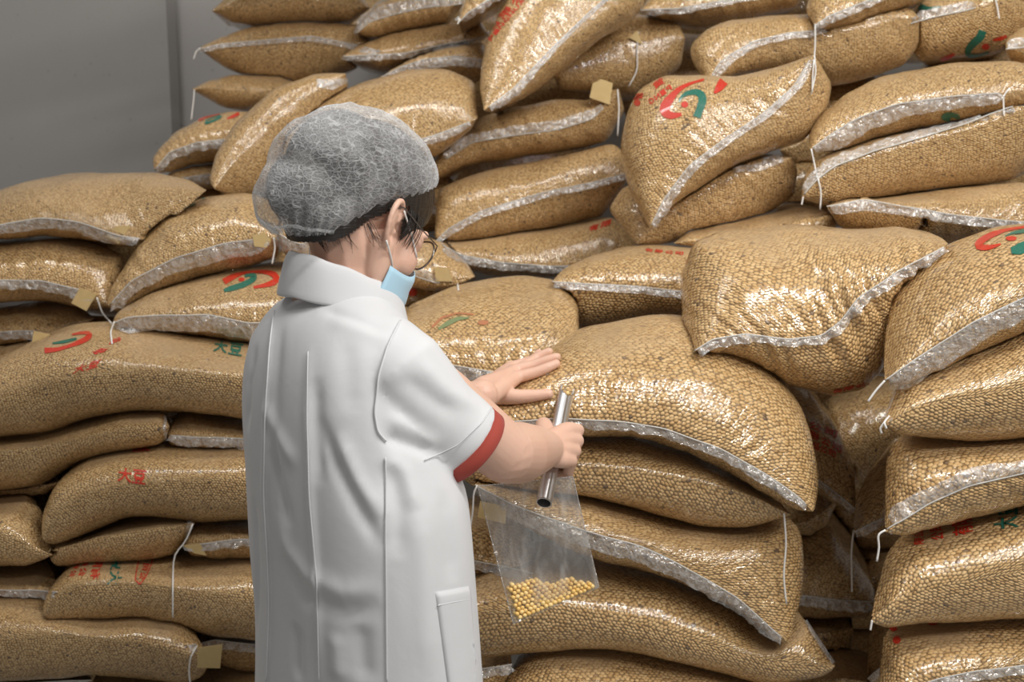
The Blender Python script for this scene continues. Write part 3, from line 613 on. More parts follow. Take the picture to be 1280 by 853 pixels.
# ------------------------------------------------------------------ prints on the sacks
def swirl(key, red, green, dots):
    for pts, ws in red: decal(key, 'printed_arc', stroke(pts, ws), M_RED)
    for pts, ws in green: decal(key, 'printed_swirl', stroke(pts, ws), M_GREEN)
    t = []
    for d in dots: t += blob(*d)
    if t: decal(key, 'printed_dot', t, M_RED)
swirl('C6', [([(852,143),(840,146),(831,142),(830,134),(836,126),(848,112),(862,105),(880,100)], [4,9,13,11,7,5,3,3]), ([(893,117),(899,110),(905,102)], [3,10,12])],
      [([(849,128),(851,122),(858,117),(868,115),(876,117),(879,124),(876,134),(871,147)], [2,4,6,8,10,10,9,10])], [(856,131,4.5,4)])
decal('C6', 'printed_lettering', text_px('PING', (841,112), (-6,4.2), (-3.5,-6), .2), M_RED)
decal('C6', 'printed_lettering', text_px('黄金', (832,104), (-13,9), (-4,-8), .9), M_RED)
decal('C6', 'printed_mark', blob(797,129,4,4)+blob(778,160,2.5,6), M_RED)
swirl('R1', [([(1251,306),(1240,310),(1228,311),(1219,308),(1229,300),(1240,294),(1258,288),(1285,284)], [2,6,9,8,7,4,3,3])],
      [([(1256,296),(1266,292),(1285,289)], [1,4,5]), ([(1264,314),(1272,313),(1285,308)], [8,14,14])], [(1264,299,7,3)])
decal('R1', 'printed_lettering', text_px('PING', (1232,288), (6,-2.4), (1.5,-3), .3), M_FADED)
decal('R4', 'printed_lettering', text_px('限公', (1155, 681), (0,-8.5), (-12,1), .05), M_RED)
decal('R4', 'printed_lettering', text_px('公司', (1181, 675), (-1,-10), (-17,2), .05), M_RED)
decal('R4', 'printed_lettering', text_px('有限', (1217, 668), (-1,-12), (-26,4), .05), M_RED)
decal('R4', 'printed_lettering', text_px('大豆', (1274, 660), (-1,-14.5), (-31,4), .1), M_GREEN)
decal('R5', 'printed_lettering', blob(1121,801,5,5)+blob(1117,787,4.5,3.5)+blob(1166,779,7,4), M_RED)
decal('R5', 'printed_lettering', text_px('有限公司', (1184,778), (16,-2), (0,-5), .2), M_RED)
decal('L7', 'printed_arc', stroke([(56,439),(72,438),(94,431),(110,424),(115,418),(106,416),(90,419)], [7,5,4,6,7,4,2]), M_RED)
decal('L7', 'printed_swirl', stroke([(66,430),(80,428),(96,424)], [2,4,3]), M_GREEN)
decal('L7', 'printed_lettering', text_px('大豆', (90,468), (15,-4), (6,-10), .12), M_RED)
decal('L7', 'printed_lettering', text_px('金', (113,446), (20,-4), (4,-8), .12)+text_px('品', (136,432), (14,-5), (3,-6), .12), M_RED)
decal('L7', 'printed_lettering', text_px('大豆', (266,440), (17,3), (3,-15), .1), M_GREEN)
swirl('L6', [([(280,353),(290,347),(303,342),(320,340),(338,341),(348,347),(346,353),(334,357),(317,360)], [8,7,3,3,5,8,8,5,3])],
      [([(280,364),(290,361),(304,357),(317,350),(320,345),(313,344),(306,346)], [4,7,7,7,7,5,3])], [(302,350,4,2.5)])
decal('L10', 'printed_lettering', text_px('大豆', (147,602), (17,2), (2,-17), .05), M_RED)
decal('L10', 'printed_lettering', text_px('品', (166,566), (20,-1), (1,-6), .05), M_RED)
decal('L16', 'printed_lettering', text_px('有限', (112,725), (3,-14), (12,0), .1), M_RED)
decal('L16', 'printed_lettering', text_px('公司', (97,722), (4,-11), (9,-1), .15)+text_px('公司', (86,723), (4,-9), (7,-1), .15), M_RED)
decal('L16', 'printed_lettering', text_px('大豆', (134,731), (3,-16), (17,0), .1), M_GREEN)
decal('L16', 'printed_stamp', stroke([(169,726),(171,712),(174,698)], [1.3]*2)+stroke([(186,714),(189,706),(191,698)], [1.3]*2)+stroke([(169,726),(175,731),(181,724),(186,714)], [1.3]*2), M_RED)
decal('L16', 'printed_lettering', text_px('公司', (173,725), (3,-9), (7,1), .2), M_RED)
decal('L4', 'printed_mark', stroke([(228,260),(240,256),(256,249)], [3,5,3]), M_GREEN)
decal('L2', 'printed_mark', stroke([(60,293.5),(68,292),(76,294)], [3,4,3]), M_GREEN)
decal('A4', 'printed_swirl', stroke([(257,155),(268,151),(276,147),(276,145)], [3,3,3,3])+stroke([(257,155),(258,151),(268,147),(276,145)], [2,1.5,1.5,2]), M_GREEN)
decal('A4', 'printed_mark', stroke([(248,151),(258,147),(275,143)], [3,1.5,1])+stroke([(284,149),(294,145),(299,142)], [1.5,4,4]), M_RED)
decal('B6', 'printed_lettering', text_px('有限公司', (615,42), (13,-15), (-8,-3), .15), M_RED)
decal('B6', 'printed_lettering', text_px('PINGHUANGJIN', (614,52), (5.2,-6.2), (-4,-3), .2), M_RED)
swirl('C4', [([(1176,75),(1186,71),(1193,67)], [4,6,3]), ([(1241,50),(1250,48),(1258,45)], [2,5,3])],
      [([(1228,38),(1226,46),(1214,56),(1208,66),(1212,70),(1224,69),(1236,65)], [10,10,9,8,5,3,3])], [(1232,58,5,4)])
decal('C4', 'printed_swirl', stroke([(1152,0),(1148,8),(1160,11),(1176,9)], [8,8,3,2]), M_GREEN)
decal('C9', 'printed_mark', blob(1188,146,12,6), M_GREEN)
decal('D1', 'printed_lettering', text_px('有限公司', (806,315), (10,1), (1,-4), .25), M_RED)
decal('B11', 'printed_lettering', text_px('有限', (735,291), (13,-4), (2,-8), .2), M_RED)
decal('B13', 'printed_mark', blob(516,366,6,5), M_RED)
decal('D2', 'printed_lettering', text_px('有限公司', (1040,492), (13,-3), (1,-5), .1)+stroke([(1000,488),(1020,492),(1038,494)], [1.5,2,1.5]), M_RED)
decal('D3', 'printed_mark', stroke([(548,412),(560,405),(572,399),(586,398)], [3,6,5,2]), M_FGREEN)
decal('D3', 'printed_mark', stroke([(540,410),(552,398),(572,392),(592,394)], [3,3,2,2])+blob(604,404,7,3), M_FADED)
decal('G1', 'printed_lettering', text_px('公司', (1010,535), (16,6), (2,-9), .2)+text_px('限公司', (1011,547), (12,6), (2,-9), .15)+text_px('品公司', (1014,560), (9,4), (2,-8), .1), M_RED)
decal('E3', 'printed_mark', stroke([(990,643),(996,650),(1002,655)], [4,5,3]), M_RED)

# gathered plastic ends that lie flat on their sacks
decal('E4', 'seam_flap', stroke([(1002,768),(1012,785),(1026,806),(1042,830)], [4,9,10,8]), M_FLAP, .004)
decal('A6', 'gathered_plastic', stroke([(396,100),(412,100),(432,97)], [18,24,12]), M_FLAP, .004)
decal('L8', 'gathered_plastic', stroke([(206,519),(208,535),(206,550)], [5,8,5]), M_FLAP, .004)
decal('L13', 'gathered_plastic', stroke([(238,652),(235,668),(229,688)], [5,9,5]), M_FLAP, .004)
decal('L7b', 'gathered_plastic', stroke([(-10,470),(15,460),(44,440)], [10,12,6]), M_FLAP, .004)
decal('R2', 'gathered_plastic', stroke([(1127,478),(1117,498),(1107,524)], [3,6,6]), M_FLAP, .004)
decal('C7', 'gathered_plastic', stroke([(915,211),(945,206),(978,198)], [10,17,8]), M_FLAP, .004)
# ------------------------------------------------------------------ the worker
Z = Vector((0, 0, 1)); YAW = math.radians(37)
tf_ = Vector((math.cos(YAW), math.sin(YAW), 0)); tr_ = Vector((math.sin(YAW), -math.cos(YAW), 0))
HP = math.radians(30)
HY = math.radians(47); h0 = Vector((math.cos(HY), math.sin(HY), 0)); hr = Vector((math.sin(HY), -math.cos(HY), 0))
hf = h0*math.cos(HP)-Z*math.sin(HP); hu = h0*math.sin(HP)+Z*math.cos(HP)
HC = W(448, 277, 1.56)
def H(f, r, u): return HC+hf*f+hr*r+hu*u
class Blob:
    """closed shapes gathered for one continuous skin"""
    def __init__(s): s.V, s.F = [], []
    def add(s, V, F): n = len(s.V); s.V += V; s.F += [tuple(i+n for i in f) for f in F]
    def ell(s, c, ax, rad, seg=20):
        V, F = [], []; nr = seg//2+1
        for i in range(nr+1):
            th = math.pi*i/nr
            for k in range(seg):
                ph = 2*math.pi*k/seg
                V.append(c+ax[0]*rad[0]*math.sin(th)*math.cos(ph)+ax[1]*rad[1]*math.sin(th)*math.sin(ph)+ax[2]*rad[2]*math.cos(th))
        for i in range(nr):
            for k in range(seg): F.append((i*seg+k, (i+1)*seg+k, (i+1)*seg+(k+1) % seg, i*seg+(k+1) % seg))
        s.add(V, F)
    def ball(s, c, r, seg=14): s.ell(c, (Vector((1, 0, 0)), Vector((0, 1, 0)), Z), (r, r, r), seg)
    def chain(s, pts, rs, n=14, sub=5):
        P, R = [], []
        for i in range(len(pts)-1):
            for k in range(sub):
                P.append(pts[i].lerp(pts[i+1], k/sub)); R.append(rs[i]+(rs[i+1]-rs[i])*k/sub)
        P.append(pts[-1]); R.append(rs[-1])
        for _ in range(2):
            P = [P[0]]+[(P[i-1]+P[i]*2+P[i+1])/4 for i in range(1, len(P)-1)]+[P[-1]]
        V, F = tube(P, R, n); s.add(V, F)
        for p, r in ((P[0], R[0]), (P[-1], R[-1])): s.ball(p, r*.995)
    def skin(s, name, voxel, smooth, m, parent=None, origin=None, fn=None, cut=None):
        me = bpy.data.meshes.new('tmp'); me.from_pydata([tuple(v) for v in s.V], [], s.F); me.update()
        ob = bpy.data.objects.new('tmp', me); COL.objects.link(ob)
        md = ob.modifiers.new('r', 'REMESH'); md.mode = 'VOXEL'; md.voxel_size = voxel
        sm = ob.modifiers.new('s', 'SMOOTH'); sm.iterations = smooth; sm.factor = .5
        dg = bpy.context.evaluated_depsgraph_get(); dg.update(); ev = ob.evaluated_get(dg); m2 = ev.to_mesh()
        V = [v.co.copy() for v in m2.vertices]; N = [v.normal.copy() for v in m2.vertices]; F = [tuple(p.vertices) for p in m2.polygons]
        ev.to_mesh_clear(); bpy.data.objects.remove(ob); bpy.data.meshes.remove(me)
        if fn: V = [fn(v, n) for v, n in zip(V, N)]
        if cut:
            keep = [cut(v) for v in V]; F = [f for f in F if all(keep[i] for i in f)]
            used = sorted({i for f in F for i in f}); mp = {j: i for i, j in enumerate(used)}
            V = [V[i] for i in used]; F = [tuple(mp[i] for i in f) for f in F]
        return link_mesh(name, V, F, m, parent, origin), V, F

def skin_material():
    m = mat('skin', (.70, .43, .31), .48); t = NT(m); tc = t.n('ShaderNodeTexCoord')
    w = t.n('ShaderNodeTexNoise', i_Scale=14.0, i_Detail=4.0); t.l(tc.outputs['Object'], w.inputs['Vector'])
    t.l(t.mix(w.outputs[0], (.74, .44, .32), (.82, .55, .425)), t.b.inputs['Base Color'])
    f = t.n('ShaderNodeTexNoise', i_Scale=420.0, i_Detail=2.0); t.l(tc.outputs['Object'], f.inputs['Vector'])
    t.l(t.bump(f.outputs[0], .12, .002), t.b.inputs['Normal'])
    t.b.inputs['Subsurface Weight'].default_value = .12; t.b.inputs['Subsurface Radius'].default_value = (.012, .005, .003); t.b.inputs['Subsurface Scale'].default_value = .6
    return m
M_SKIN = skin_material()
def cloth(name, a, b_, rough=.85, weave=900.0):
    m = mat(name, a, rough); t = NT(m); tc = t.n('ShaderNodeTexCoord')
    w = t.n('ShaderNodeTexNoise', i_Scale=5.0, i_Detail=5.0); t.l(tc.outputs['Object'], w.inputs['Vector'])
    t.l(t.mix(w.outputs[0], a, b_), t.b.inputs['Base Color'])
    f = t.n('ShaderNodeTexNoise', i_Scale=weave, i_Detail=1.0); t.l(tc.outputs['Object'], f.inputs['Vector'])
    g = t.n('ShaderNodeTexNoise', i_Scale=26.0, i_Detail=3.0, i_Distortion=.5); t.l(tc.outputs['Object'], g.inputs['Vector'])
    t.l(t.bump(f.outputs[0], .10, .001, t.bump(g.outputs[0], .12, .005)), t.b.inputs['Normal'])
    t.b.inputs['Sheen Weight'].default_value = .15; return m
M_COAT = cloth('white_cotton', (.69, .70, .72), (.74, .75, .765))
M_TRIM = cloth('rust_red_cotton', (.34, .045, .03), (.40, .06, .04))
M_PANTS = cloth('dark_trousers', (.05, .055, .07), (.07, .075, .09))
M_SHOE = mat('white_shoe_rubber', (.7, .7, .7), .5)
M_MASK = cloth('pale_blue_nonwoven', (.42, .66, .82), (.50, .73, .87), .8, 600)
M_STRAP = mat('white_elastic', (.85, .84, .82), .7)
def hair_material():
    m = mat('black_hair', (.018, .014, .012), .38); t = NT(m); tc = t.n('ShaderNodeTexCoord')
    mp = t.n('ShaderNodeMapping'); mp.inputs['Scale'].default_value = (40, 40, 500); t.l(tc.outputs['Object'], mp.inputs['Vector'])
    w = t.n('ShaderNodeTexNoise', i_Scale=1.0, i_Detail=3.0); t.l(mp.outputs[0], w.inputs['Vector']); t.l(t.bump(w.outputs[0], .6, .002), t.b.inputs['Normal'])
    t.l(t.mix(w.outputs[0], (.012, .010, .009), (.035, .027, .022)), t.b.inputs['Base Color']); return m
M_HAIR = hair_material()
def net_material():
    """crinkled white nonwoven, thin enough to show the dark hair"""
    m = mat('sheer_nonwoven', (.86, .87, .88), .7); t = NT(m); tc = t.n('ShaderNodeTexCoord')
    wp = t.n('ShaderNodeTexNoise', i_Scale=26.0, i_Detail=3.0); t.l(tc.outputs['Object'], wp.inputs['Vector'])
    ad = t.n('ShaderNodeVectorMath', operation='MULTIPLY_ADD'); t.l(wp.outputs['Color'], ad.inputs[0]); ad.inputs[1].default_value = (.03, .03, .012); t.l(tc.outputs['Object'], ad.inputs[2])
    mp = t.n('ShaderNodeMapping'); mp.inputs['Scale'].default_value = (1, 1, 1.7); t.l(ad.outputs[0], mp.inputs['Vector'])
    v = t.n('ShaderNodeTexVoronoi', feature='DISTANCE_TO_EDGE', i_Scale=150.0); t.l(mp.outputs[0], v.inputs['Vector'])
    v2 = t.n('ShaderNodeTexVoronoi', feature='DISTANCE_TO_EDGE', i_Scale=85.0); t.l(mp.outputs[0], v2.inputs['Vector'])
    crease = t.math('MAXIMUM', t.smooth(v.outputs[0], 0, .14, .5, 0), t.smooth(v2.outputs[0], 0, .10, .75, 0))
    f = t.n('ShaderNodeTexNoise', i_Scale=9.0, i_Detail=3.0); t.l(tc.outputs['Object'], f.inputs['Vector'])
    lw = t.n('ShaderNodeLayerWeight', i_Blend=.35)
    al = t.math('ADD', t.math('MULTIPLY', crease, .36), t.math('ADD', t.smooth(f.outputs[0], .35, .7, .10, .30), t.math('MULTIPLY', lw.outputs['Facing'], .34)), clamp=True)
    tr = t.n('ShaderNodeBsdfTransparent'); mx = t.n('ShaderNodeMixShader'); t.l(al, mx.inputs[0]); t.l(tr.outputs[0], mx.inputs[1]); t.l(t.b.outputs[0], mx.inputs[2]); t.l(mx.outputs[0], t.out.inputs[0])
    t.l(t.bump(crease, .6, .003), t.b.inputs['Normal']); return m
M_NET = net_material()
def metal_material():
    m = mat('brushed_steel', (.72, .72, .73), .28, Metallic=1.0); t = NT(m); tc = t.n('ShaderNodeTexCoord')
    mp = t.n('ShaderNodeMapping'); mp.inputs['Scale'].default_value = (30, 30, 400); t.l(tc.outputs['Object'], mp.inputs['Vector'])
    w = t.n('ShaderNodeTexNoise', i_Scale=3.0, i_Detail=2.0); t.l(mp.outputs[0], w.inputs['Vector']); t.l(t.smooth(w.outputs[0], 0, 1, .34, .46), t.b.inputs['Roughness']); return m
M_STEEL = metal_material()

person = bpy.data.objects.new('person', None); COL.objects.link(person)
PO = W(450, 600, 1.53); PO.z = 0; person.location = PO
tag(person, 'person in a white short-sleeved coat, hairnet and blue mask leaning over the sacks', 'person')

# --- steel sampling probe (its place fixes the gripping hand)
T_IN, T_OUT = hit('E1', 708, 486)[0]+Vector((0, -.011, 0)), W(680, 629, 1.665)
ta = (T_IN-T_OUT).normalized(); GP = T_OUT.lerp(T_IN, .46)
tw = ta.cross(FWD).normalized();  tw = tw if tw.x > 0 else -tw
tv = tw.cross(ta).normalized();   tv = tv if tv.y < 0 else -tv     # towards the camera

body = Blob()
# trunk and neck
C0 = W(450, 640, 1.53); C1 = W(440, 520, 1.53); C2 = W(428, 440, 1.54)
body.ell(W(452, 740, 1.53), (tr_, tf_, Z), (.14, .09, .16)); body.ell(C0, (tr_, tf_, Z), (.12, .08, .2)); body.ell(C1, (tr_, tf_, Z), (.135, .085, .16)); body.ell(C2, (tr_, tf_, Z), (.14, .07, .075))
body.chain([W(424, 405, 1.54), W(432, 372, 1.545), W(443, 330, 1.55), H(-.02, 0, -.01)], [.075, .058, .053, .056])
# head
body.ell(H(-.004, 0, .045), (hr, hf, hu), (.074, .094, .090), 28)
body.ell(H(.030, 0, -.030), (hr, hf, hu), (.060, .062, .085), 24)
for s in (1, -1):
    body.chain([H(.004, s*.058, -.030), H(.020, s*.052, -.070), H(.062, s*.026, -.100), H(.082, 0, -.106)], [.020, .017, .015, .016])
    body.ell(H(.058, s*.038, -.026), (hr, hf, hu), (.027, .027, .030)); body.ell(H(.050, s*.044, .004), (hr, hf, hu), (.022, .030, .024))
    body.chain([H(.086, s*.012, .020), H(.080, s*.045, .022)], [.009, .007])
    # ear: plate, rim, lobe, tragus
    o_ = hr*s
    e1 = (hf*.86-hr*s*.5).normalized()
    body.ell(H(-.006, s*.0755, -.002), (e1, hu, o_), (.013, .024, .006), 16)
    rim = [(.013, .008), (.014, .020), (.008, .029), (-.003, .031), (-.013, .026), (-.018, .014), (-.018, .0), (-.013, -.013), (-.006, -.022), (.002, -.027)]
    body.chain([H(-.006, s*.080, -.002)+e1*a+hu*b for a, b in rim], [.003, .0042, .0046, .0048, .0048, .0046, .0042, .0040, .0046, .0058], 8, 3)
    body.chain([H(-.006, s*.078, -.002)+e1*a+hu*b for a, b in ((.004, .014), (-.008, .010), (-.009, -.006), (-.002, -.014))], [.0028]*4, 8, 3)
    body.ball(H(-.006, s*.078, -.002)+e1*.013+hu*-.008, .0048)
body.chain([H(.090, 0, .012), H(.104, 0, -.014), H(.112, 0, -.032)], [.008, .009, .012]); body.ball(H(.100, .010, -.036), .008); body.ball(H(.100, -.010, -.036), .008)
body.ell(H(.088, 0, -.064), (hr, hf, hu), (.024, .012, .006)); body.ell(H(.087, 0, -.074), (hr, hf, hu), (.021, .012, .007)); body.ball(H(.085, 0, -.104), .017)
# right arm and gripping hand
EL = W(630, 566, 1.53); WR = W(682, 562, 1.695)
body.chain([W(488, 450, 1.47), W(548, 500, 1.475), EL], [.046, .047, .042], 28); body.chain([EL, EL.lerp(WR, .33)-Z*.002, EL.lerp(WR, .7), WR], [.0425, .0445, .0375, .029], 28, 8)
Fr = [.0098, .0102, .0098, .0086]
for k in range(4):
    a0 = .031-.0205*k
    kn = GP+tw*(.030-.002*abs(k-1.3))+tv*.019+ta*a0
    body.chain([WR+ta*(.010-.007*k)+tv*.004, WR.lerp(kn, .6)+tv*.006+ta*(a0*.35), kn], [.017, .0145, Fr[k]+.0022])
    body.chain([kn, GP+tw*.029-tv*.017+ta*(a0-.001)], [Fr[k]+.0016, Fr[k]])
    body.chain([GP+tw*.029-tv*.017+ta*(a0-.001), GP+tw*.003-tv*.0245+ta*(a0-.002)], [Fr[k], Fr[k]*.93])
    body.chain([GP+tw*.003-tv*.0245+ta*(a0-.002), GP-tw*.0185-tv*.013+ta*(a0-.003)], [Fr[k]*.93, Fr[k]*.82])
body.ell(WR.lerp(GP+tw*.012+tv*.02, .62), ((GP+tw*.02+tv*.018-WR).normalized(), ta, tv), (.042, .036, .017))
body.chain([WR+ta*.014, GP-tw*.026+tv*.012+ta*.030, GP-tw*.024-tv*.006+ta*.046, GP-tw*.004-tv*.0245+ta*.046, GP+tw*.016-tv*.024+ta*.040], [.018, .0145, .0115, .0105, .0085])
# left arm and the spread hand lying on the sack
def on(px, py, r, Y=None, key='E1'):
    h = hit(key, px, py)
    if h is None or (Y and abs(h[0].y-Y) > .25): return W(px, py, Y or 1.9)
    return h[0]+h[1]*r
LW = W(603, 494, 1.80)
body.chain([W(385, 450, 1.64), W(420, 520, 1.77), W(490, 535, 1.82)], [.045, .044, .04]); body.chain([W(490, 535, 1.82), W(550, 512, 1.81), LW], [.041, .036, .026])
fing = [[(650, 481), (672, 471), (685, 465.5), (697, 460)], [(648, 474), (671, 462.5), (686, 456.5), (698, 452)], [(644, 469), (665, 457.5), (678, 450.5), (689, 445)], [(640, 465), (656, 456), (667, 450), (676, 445)]]
LK = []
for k, fg in enumerate(fing):
    r = (.0092, .0095, .0090, .0078)[k]; P = []
    for j, (x, y) in enumerate(fg):
        yk = (1.865, 1.885, 1.90, 1.91)[k]+.018*j
        p = on(x, y, r*(.95 if j else 1.7), yk) ; P.append(p)
    LK.append(P[0])
    body.chain(P, [r*1.22, r*1.08, r, r*.84], 12, 4)
    body.chain([LW+Vector((0, .008*k-.01, .006*k-.008)), P[0]], [.018, r*1.35])
th = [on(x, y, r, Y) for (x, y), r, Y in (((621, 503), .016, 1.82), ((645, 503), .0125, 1.84), ((667, 499.5), .0105, 1.85), ((685, 496.5), .0090, 1.855))]
body.chain([LW]+th, [.020, .018, .0130, .0108, .0088], 12, 4)
body.ell(LW.lerp((LK[0]+LK[2])/2, .6)-Z*.004, ((LK[1]-LW).normalized(), (LK[3]-LK[0]).normalized(), (LK[1]-LW).cross(LK[3]-LK[0]).normalized()), (.044, .034, .014))
body_o, BV, BF = body.skin('body', .0023, 5, M_SKIN, person, PO)
BT = BVHTree.FromPolygons(BV, BF)
def onbody(px, py, off, Y):
    d = ray(px, py).normalized(); h = BT.ray_cast(CAM, d)
    return h[0]-d*off if h[0] is not None and abs(h[0].y-Y) < .1 else W(px, py, Y)
# eyes, hair, fingernails
def small(name, fn, m, par=person):
    b = Blob(); fn(b); return link_mesh(name, b.V, b.F, m, par, PO)
M_EYE = mat('eye_white', (.8, .78, .75), .2); M_IRIS = mat('dark_iris', (.03, .02, .015), .15); M_NAIL = mat('fingernail', (.78, .50, .42), .25)
for s in (1, -1):
    e = small('eye', lambda b: b.ball(H(.0735, s*.029, .002), .0122, 18), M_EYE)
    small('iris', lambda b: b.ell(H(.0835, s*.029, .002), (hr, hf, hu), (.0055, .0025, .0055), 12), M_IRIS, e)
    small('eyebrow', lambda b: b.chain([H(.096, s*.014, .024), H(.096, s*.028, .027), H(.086, s*.046, .022)], [.0018, .0025, .0014], 8, 3), M_HAIR)
def nail(tip, prev, up, name='fingernail'):
    d = (tip-prev).normalized(); side = d.cross(up).normalized(); n = side.cross(d)
    small(name, lambda b: b.ell(tip+d*.001+n*.0058, (d, side, n), (.0058, .0046, .0014), 10), M_NAIL)
nail(th[-1], th[-2], (CAM-th[-1]).normalized()+Z)
RIM = [(-.25, -.125), (-.0976, -.073), (-.057, -.046), (-.0377, -.0154), (-.0186, .016), (.006, .038), (.033, .066), (.2, .19)]
def rim_u(f):
    for (f0, u0), (f1, u1) in zip(RIM, RIM[1:]):
        if f <= f1: return u0+(u1-u0)*(f-f0)/(f1-f0)
    return RIM[-1][1]
cr_c = H(-.004, 0, .045)
def hairline(p):
    q = p-HC; f, r, u = q.dot(hf), q.dot(hr), q.dot(hu)
    lim = rim_u(f)-.012
    if abs(r) > .045 and f > .010: lim = -.012+1.1*abs(f-.030) if f < .075 else .06
    elif f > .06: lim = .072
    return u > lim
hb = Blob(); hb.ell(cr_c, (hr, hf, hu), (.0800, .1005, .0965), 40); hb.ell(H(-.098, 0, -.004), (hr, hf, hu), (.05, .052, .052), 24); hb.ell(H(-.075, 0, .05), (hr, hf, hu), (.070, .060, .072), 24); hb.ell(H(-.05, 0, -.02), (hr, hf, hu), (.062, .055, .06), 24)
hair_o, _, _ = hb.skin('hair', .003, 3, M_HAIR, person, PO, fn=lambda v, n: v+n*(.0014*noise.noise(Vector((v.x*160, v.y*160, v.z*40)))), cut=hairline)
rnd = random.Random(4); sv, sf = [], []
def strand(pts, r):
    V, F = tube([Vector(p) for p in resample(pts, 9, 2)], [r, r, r, r, r*.9, r*.8, r*.7, r*.5, r*.3], 4); n = len(sv); sv.extend(V); sf.extend(tuple(i+n for i in f) for f in F)
for i in range(46):        # loose hair at the temple and over the nape
    if i < 20:
        r_ = .073+.004*rnd.random(); f0 = .014+.030*rnd.random()
        strand([H(f0, r_, .030), H(f0+.004, r_+.002, .008), H(f0+.006*rnd.random(), r_-.003, -.010-.012*rnd.random())], .0006)
    else:
        x0 = 388+rnd.random()*80; y0 = 288+rnd.random()*4-(x0-388)*.05
        q = [(x0, y0-8), (x0+4+rnd.random()*6, y0+10), (x0+8+rnd.random()*10, y0+16+rnd.random()*14)]
        strand([onbody(a, b, .0012, 1.5) for a, b in q], .0004)
link_mesh('hair_strand', sv, sf, M_HAIR, hair_o, PO)['kind'] = 'stuff'

# --- hairnet
nb_ = Blob(); nb_.ell(H(-.016, 0, .058), (hr, hf, hu), (.093, .124, .090), 40); nb_.ell(H(-.086, 0, -.016), (hr, hf, hu), (.074, .070, .076), 32); nb_.ell(H(-.088, 0, .034), (hr, hf, hu), (.078, .070, .070), 32); nb_.ell(H(-.066, 0, .03), (hr, hf, hu), (.086, .082, .084), 32)
def net_fn(v, n):
    q = v-HC; f, r, u = q.dot(hf), q.dot(hr), q.dot(hu); d = (u-rim_u(f))*.72
    h = .0030*noise.noise(v*38)+.0022*noise.noise(Vector((v.x*70, v.y*70, v.z*30)))
    an = math.atan2(r, f+.02)
    h += .0028*math.sin(an*46+3*noise.noise(v*20))*math.exp(-max(d, 0)/.022)      # gathers at the elastic
    pull = .012*math.exp(-max(d, 0)/.014)
    return v+n*h-n*pull
net_o, NV, NF = nb_.skin('hairnet', .0030, 6, M_NET, person, PO, fn=net_fn, cut=lambda v: (v-HC).dot(hu) > rim_u((v-HC).dot(hf)))
ring = []
NTREE = BVHTree.FromPolygons(NV, NF)
for k in range(72):
    an = 2*math.pi*k/72; f, p = -.03, None
    for _ in range(5):
        c = H(-.03, 0, rim_u(f)+.003); h = NTREE.ray_cast(c, (hf*math.cos(an)+hr*math.sin(an)).normalized())
        if h[0] is None: break
        p = h[0]; f = .5*f+.5*(p-HC).dot(hf)
    if p is not None: ring.append(p+(p-c).normalized()*.0006)
nring = len(ring)
for _ in range(3): ring = [(ring[k-1]+ring[k]*2+ring[(k+1) % nring])/4 for k in range(nring)]
V, F = tube(ring+[ring[0], ring[1]], .0020, 8, False); link_mesh('elastic_band', V, F, M_NET, net_o, PO)

# --- mask with ear loops
mv, mf = [], []; nu_, nv_ = 33, 13
for i in range(nu_):
    ph = math.radians(-88+176*i/(nu_-1)); c, s_ = math.cos(ph), math.sin(ph)
    for j in range(nv_):
        v = j/(nv_-1)
        top = -.052+.034*max(c, 0)**3; bt = -.132-.004*max(c, 0)
        u = top+(bt-top)*v
        bul = .010*math.sin(math.pi*v)*max(c, 0)+.0022*math.sin(v*math.pi*6)
        tap = 1-.30*v**2
        mv.append(H(.018+(.090*tap+bul)*c, (.071-.012*v**2)*s_+.002*s_, u))
for i in range(nu_-1):
    for j in range(nv_-1): mf.append((i*nv_+j, i*nv_+j+1, (i+1)*nv_+j+1, (i+1)*nv_+j))
mask = link_mesh('face_mask', mv, mf, M_MASK, person, PO)
so = mask.modifiers.new('thick', 'SOLIDIFY'); so.thickness = .0016
for s in (1, -1):
    for (a, b, c) in (((.024, .075, -.030), (.012, .078, -.004), (.004, .079, .022)), ((.020, .070, -.106), (.006, .074, -.07), (-.008, .080, -.026))):
        if s > 0 and a[2] > -.05: pts = [onbody(521, 322, .004, 1.54), onbody(514, 292, .0025, 1.52), onbody(505, 264, .003, 1.5)]
        elif s > 0: pts = [onbody(491, 340, .004, 1.51), onbody(489, 322, .003, 1.5), onbody(483, 301, .003, 1.5)]
        else: pts = [H(a[0], -a[1], a[2]), H(b[0], -b[1], b[2]), H(c[0], -c[1], c[2])]
        V, F = tube([Vector(p) for p in resample(pts, 10, 1)], .0013, 6); link_mesh('ear_loop', V, F, M_STRAP, mask, PO)
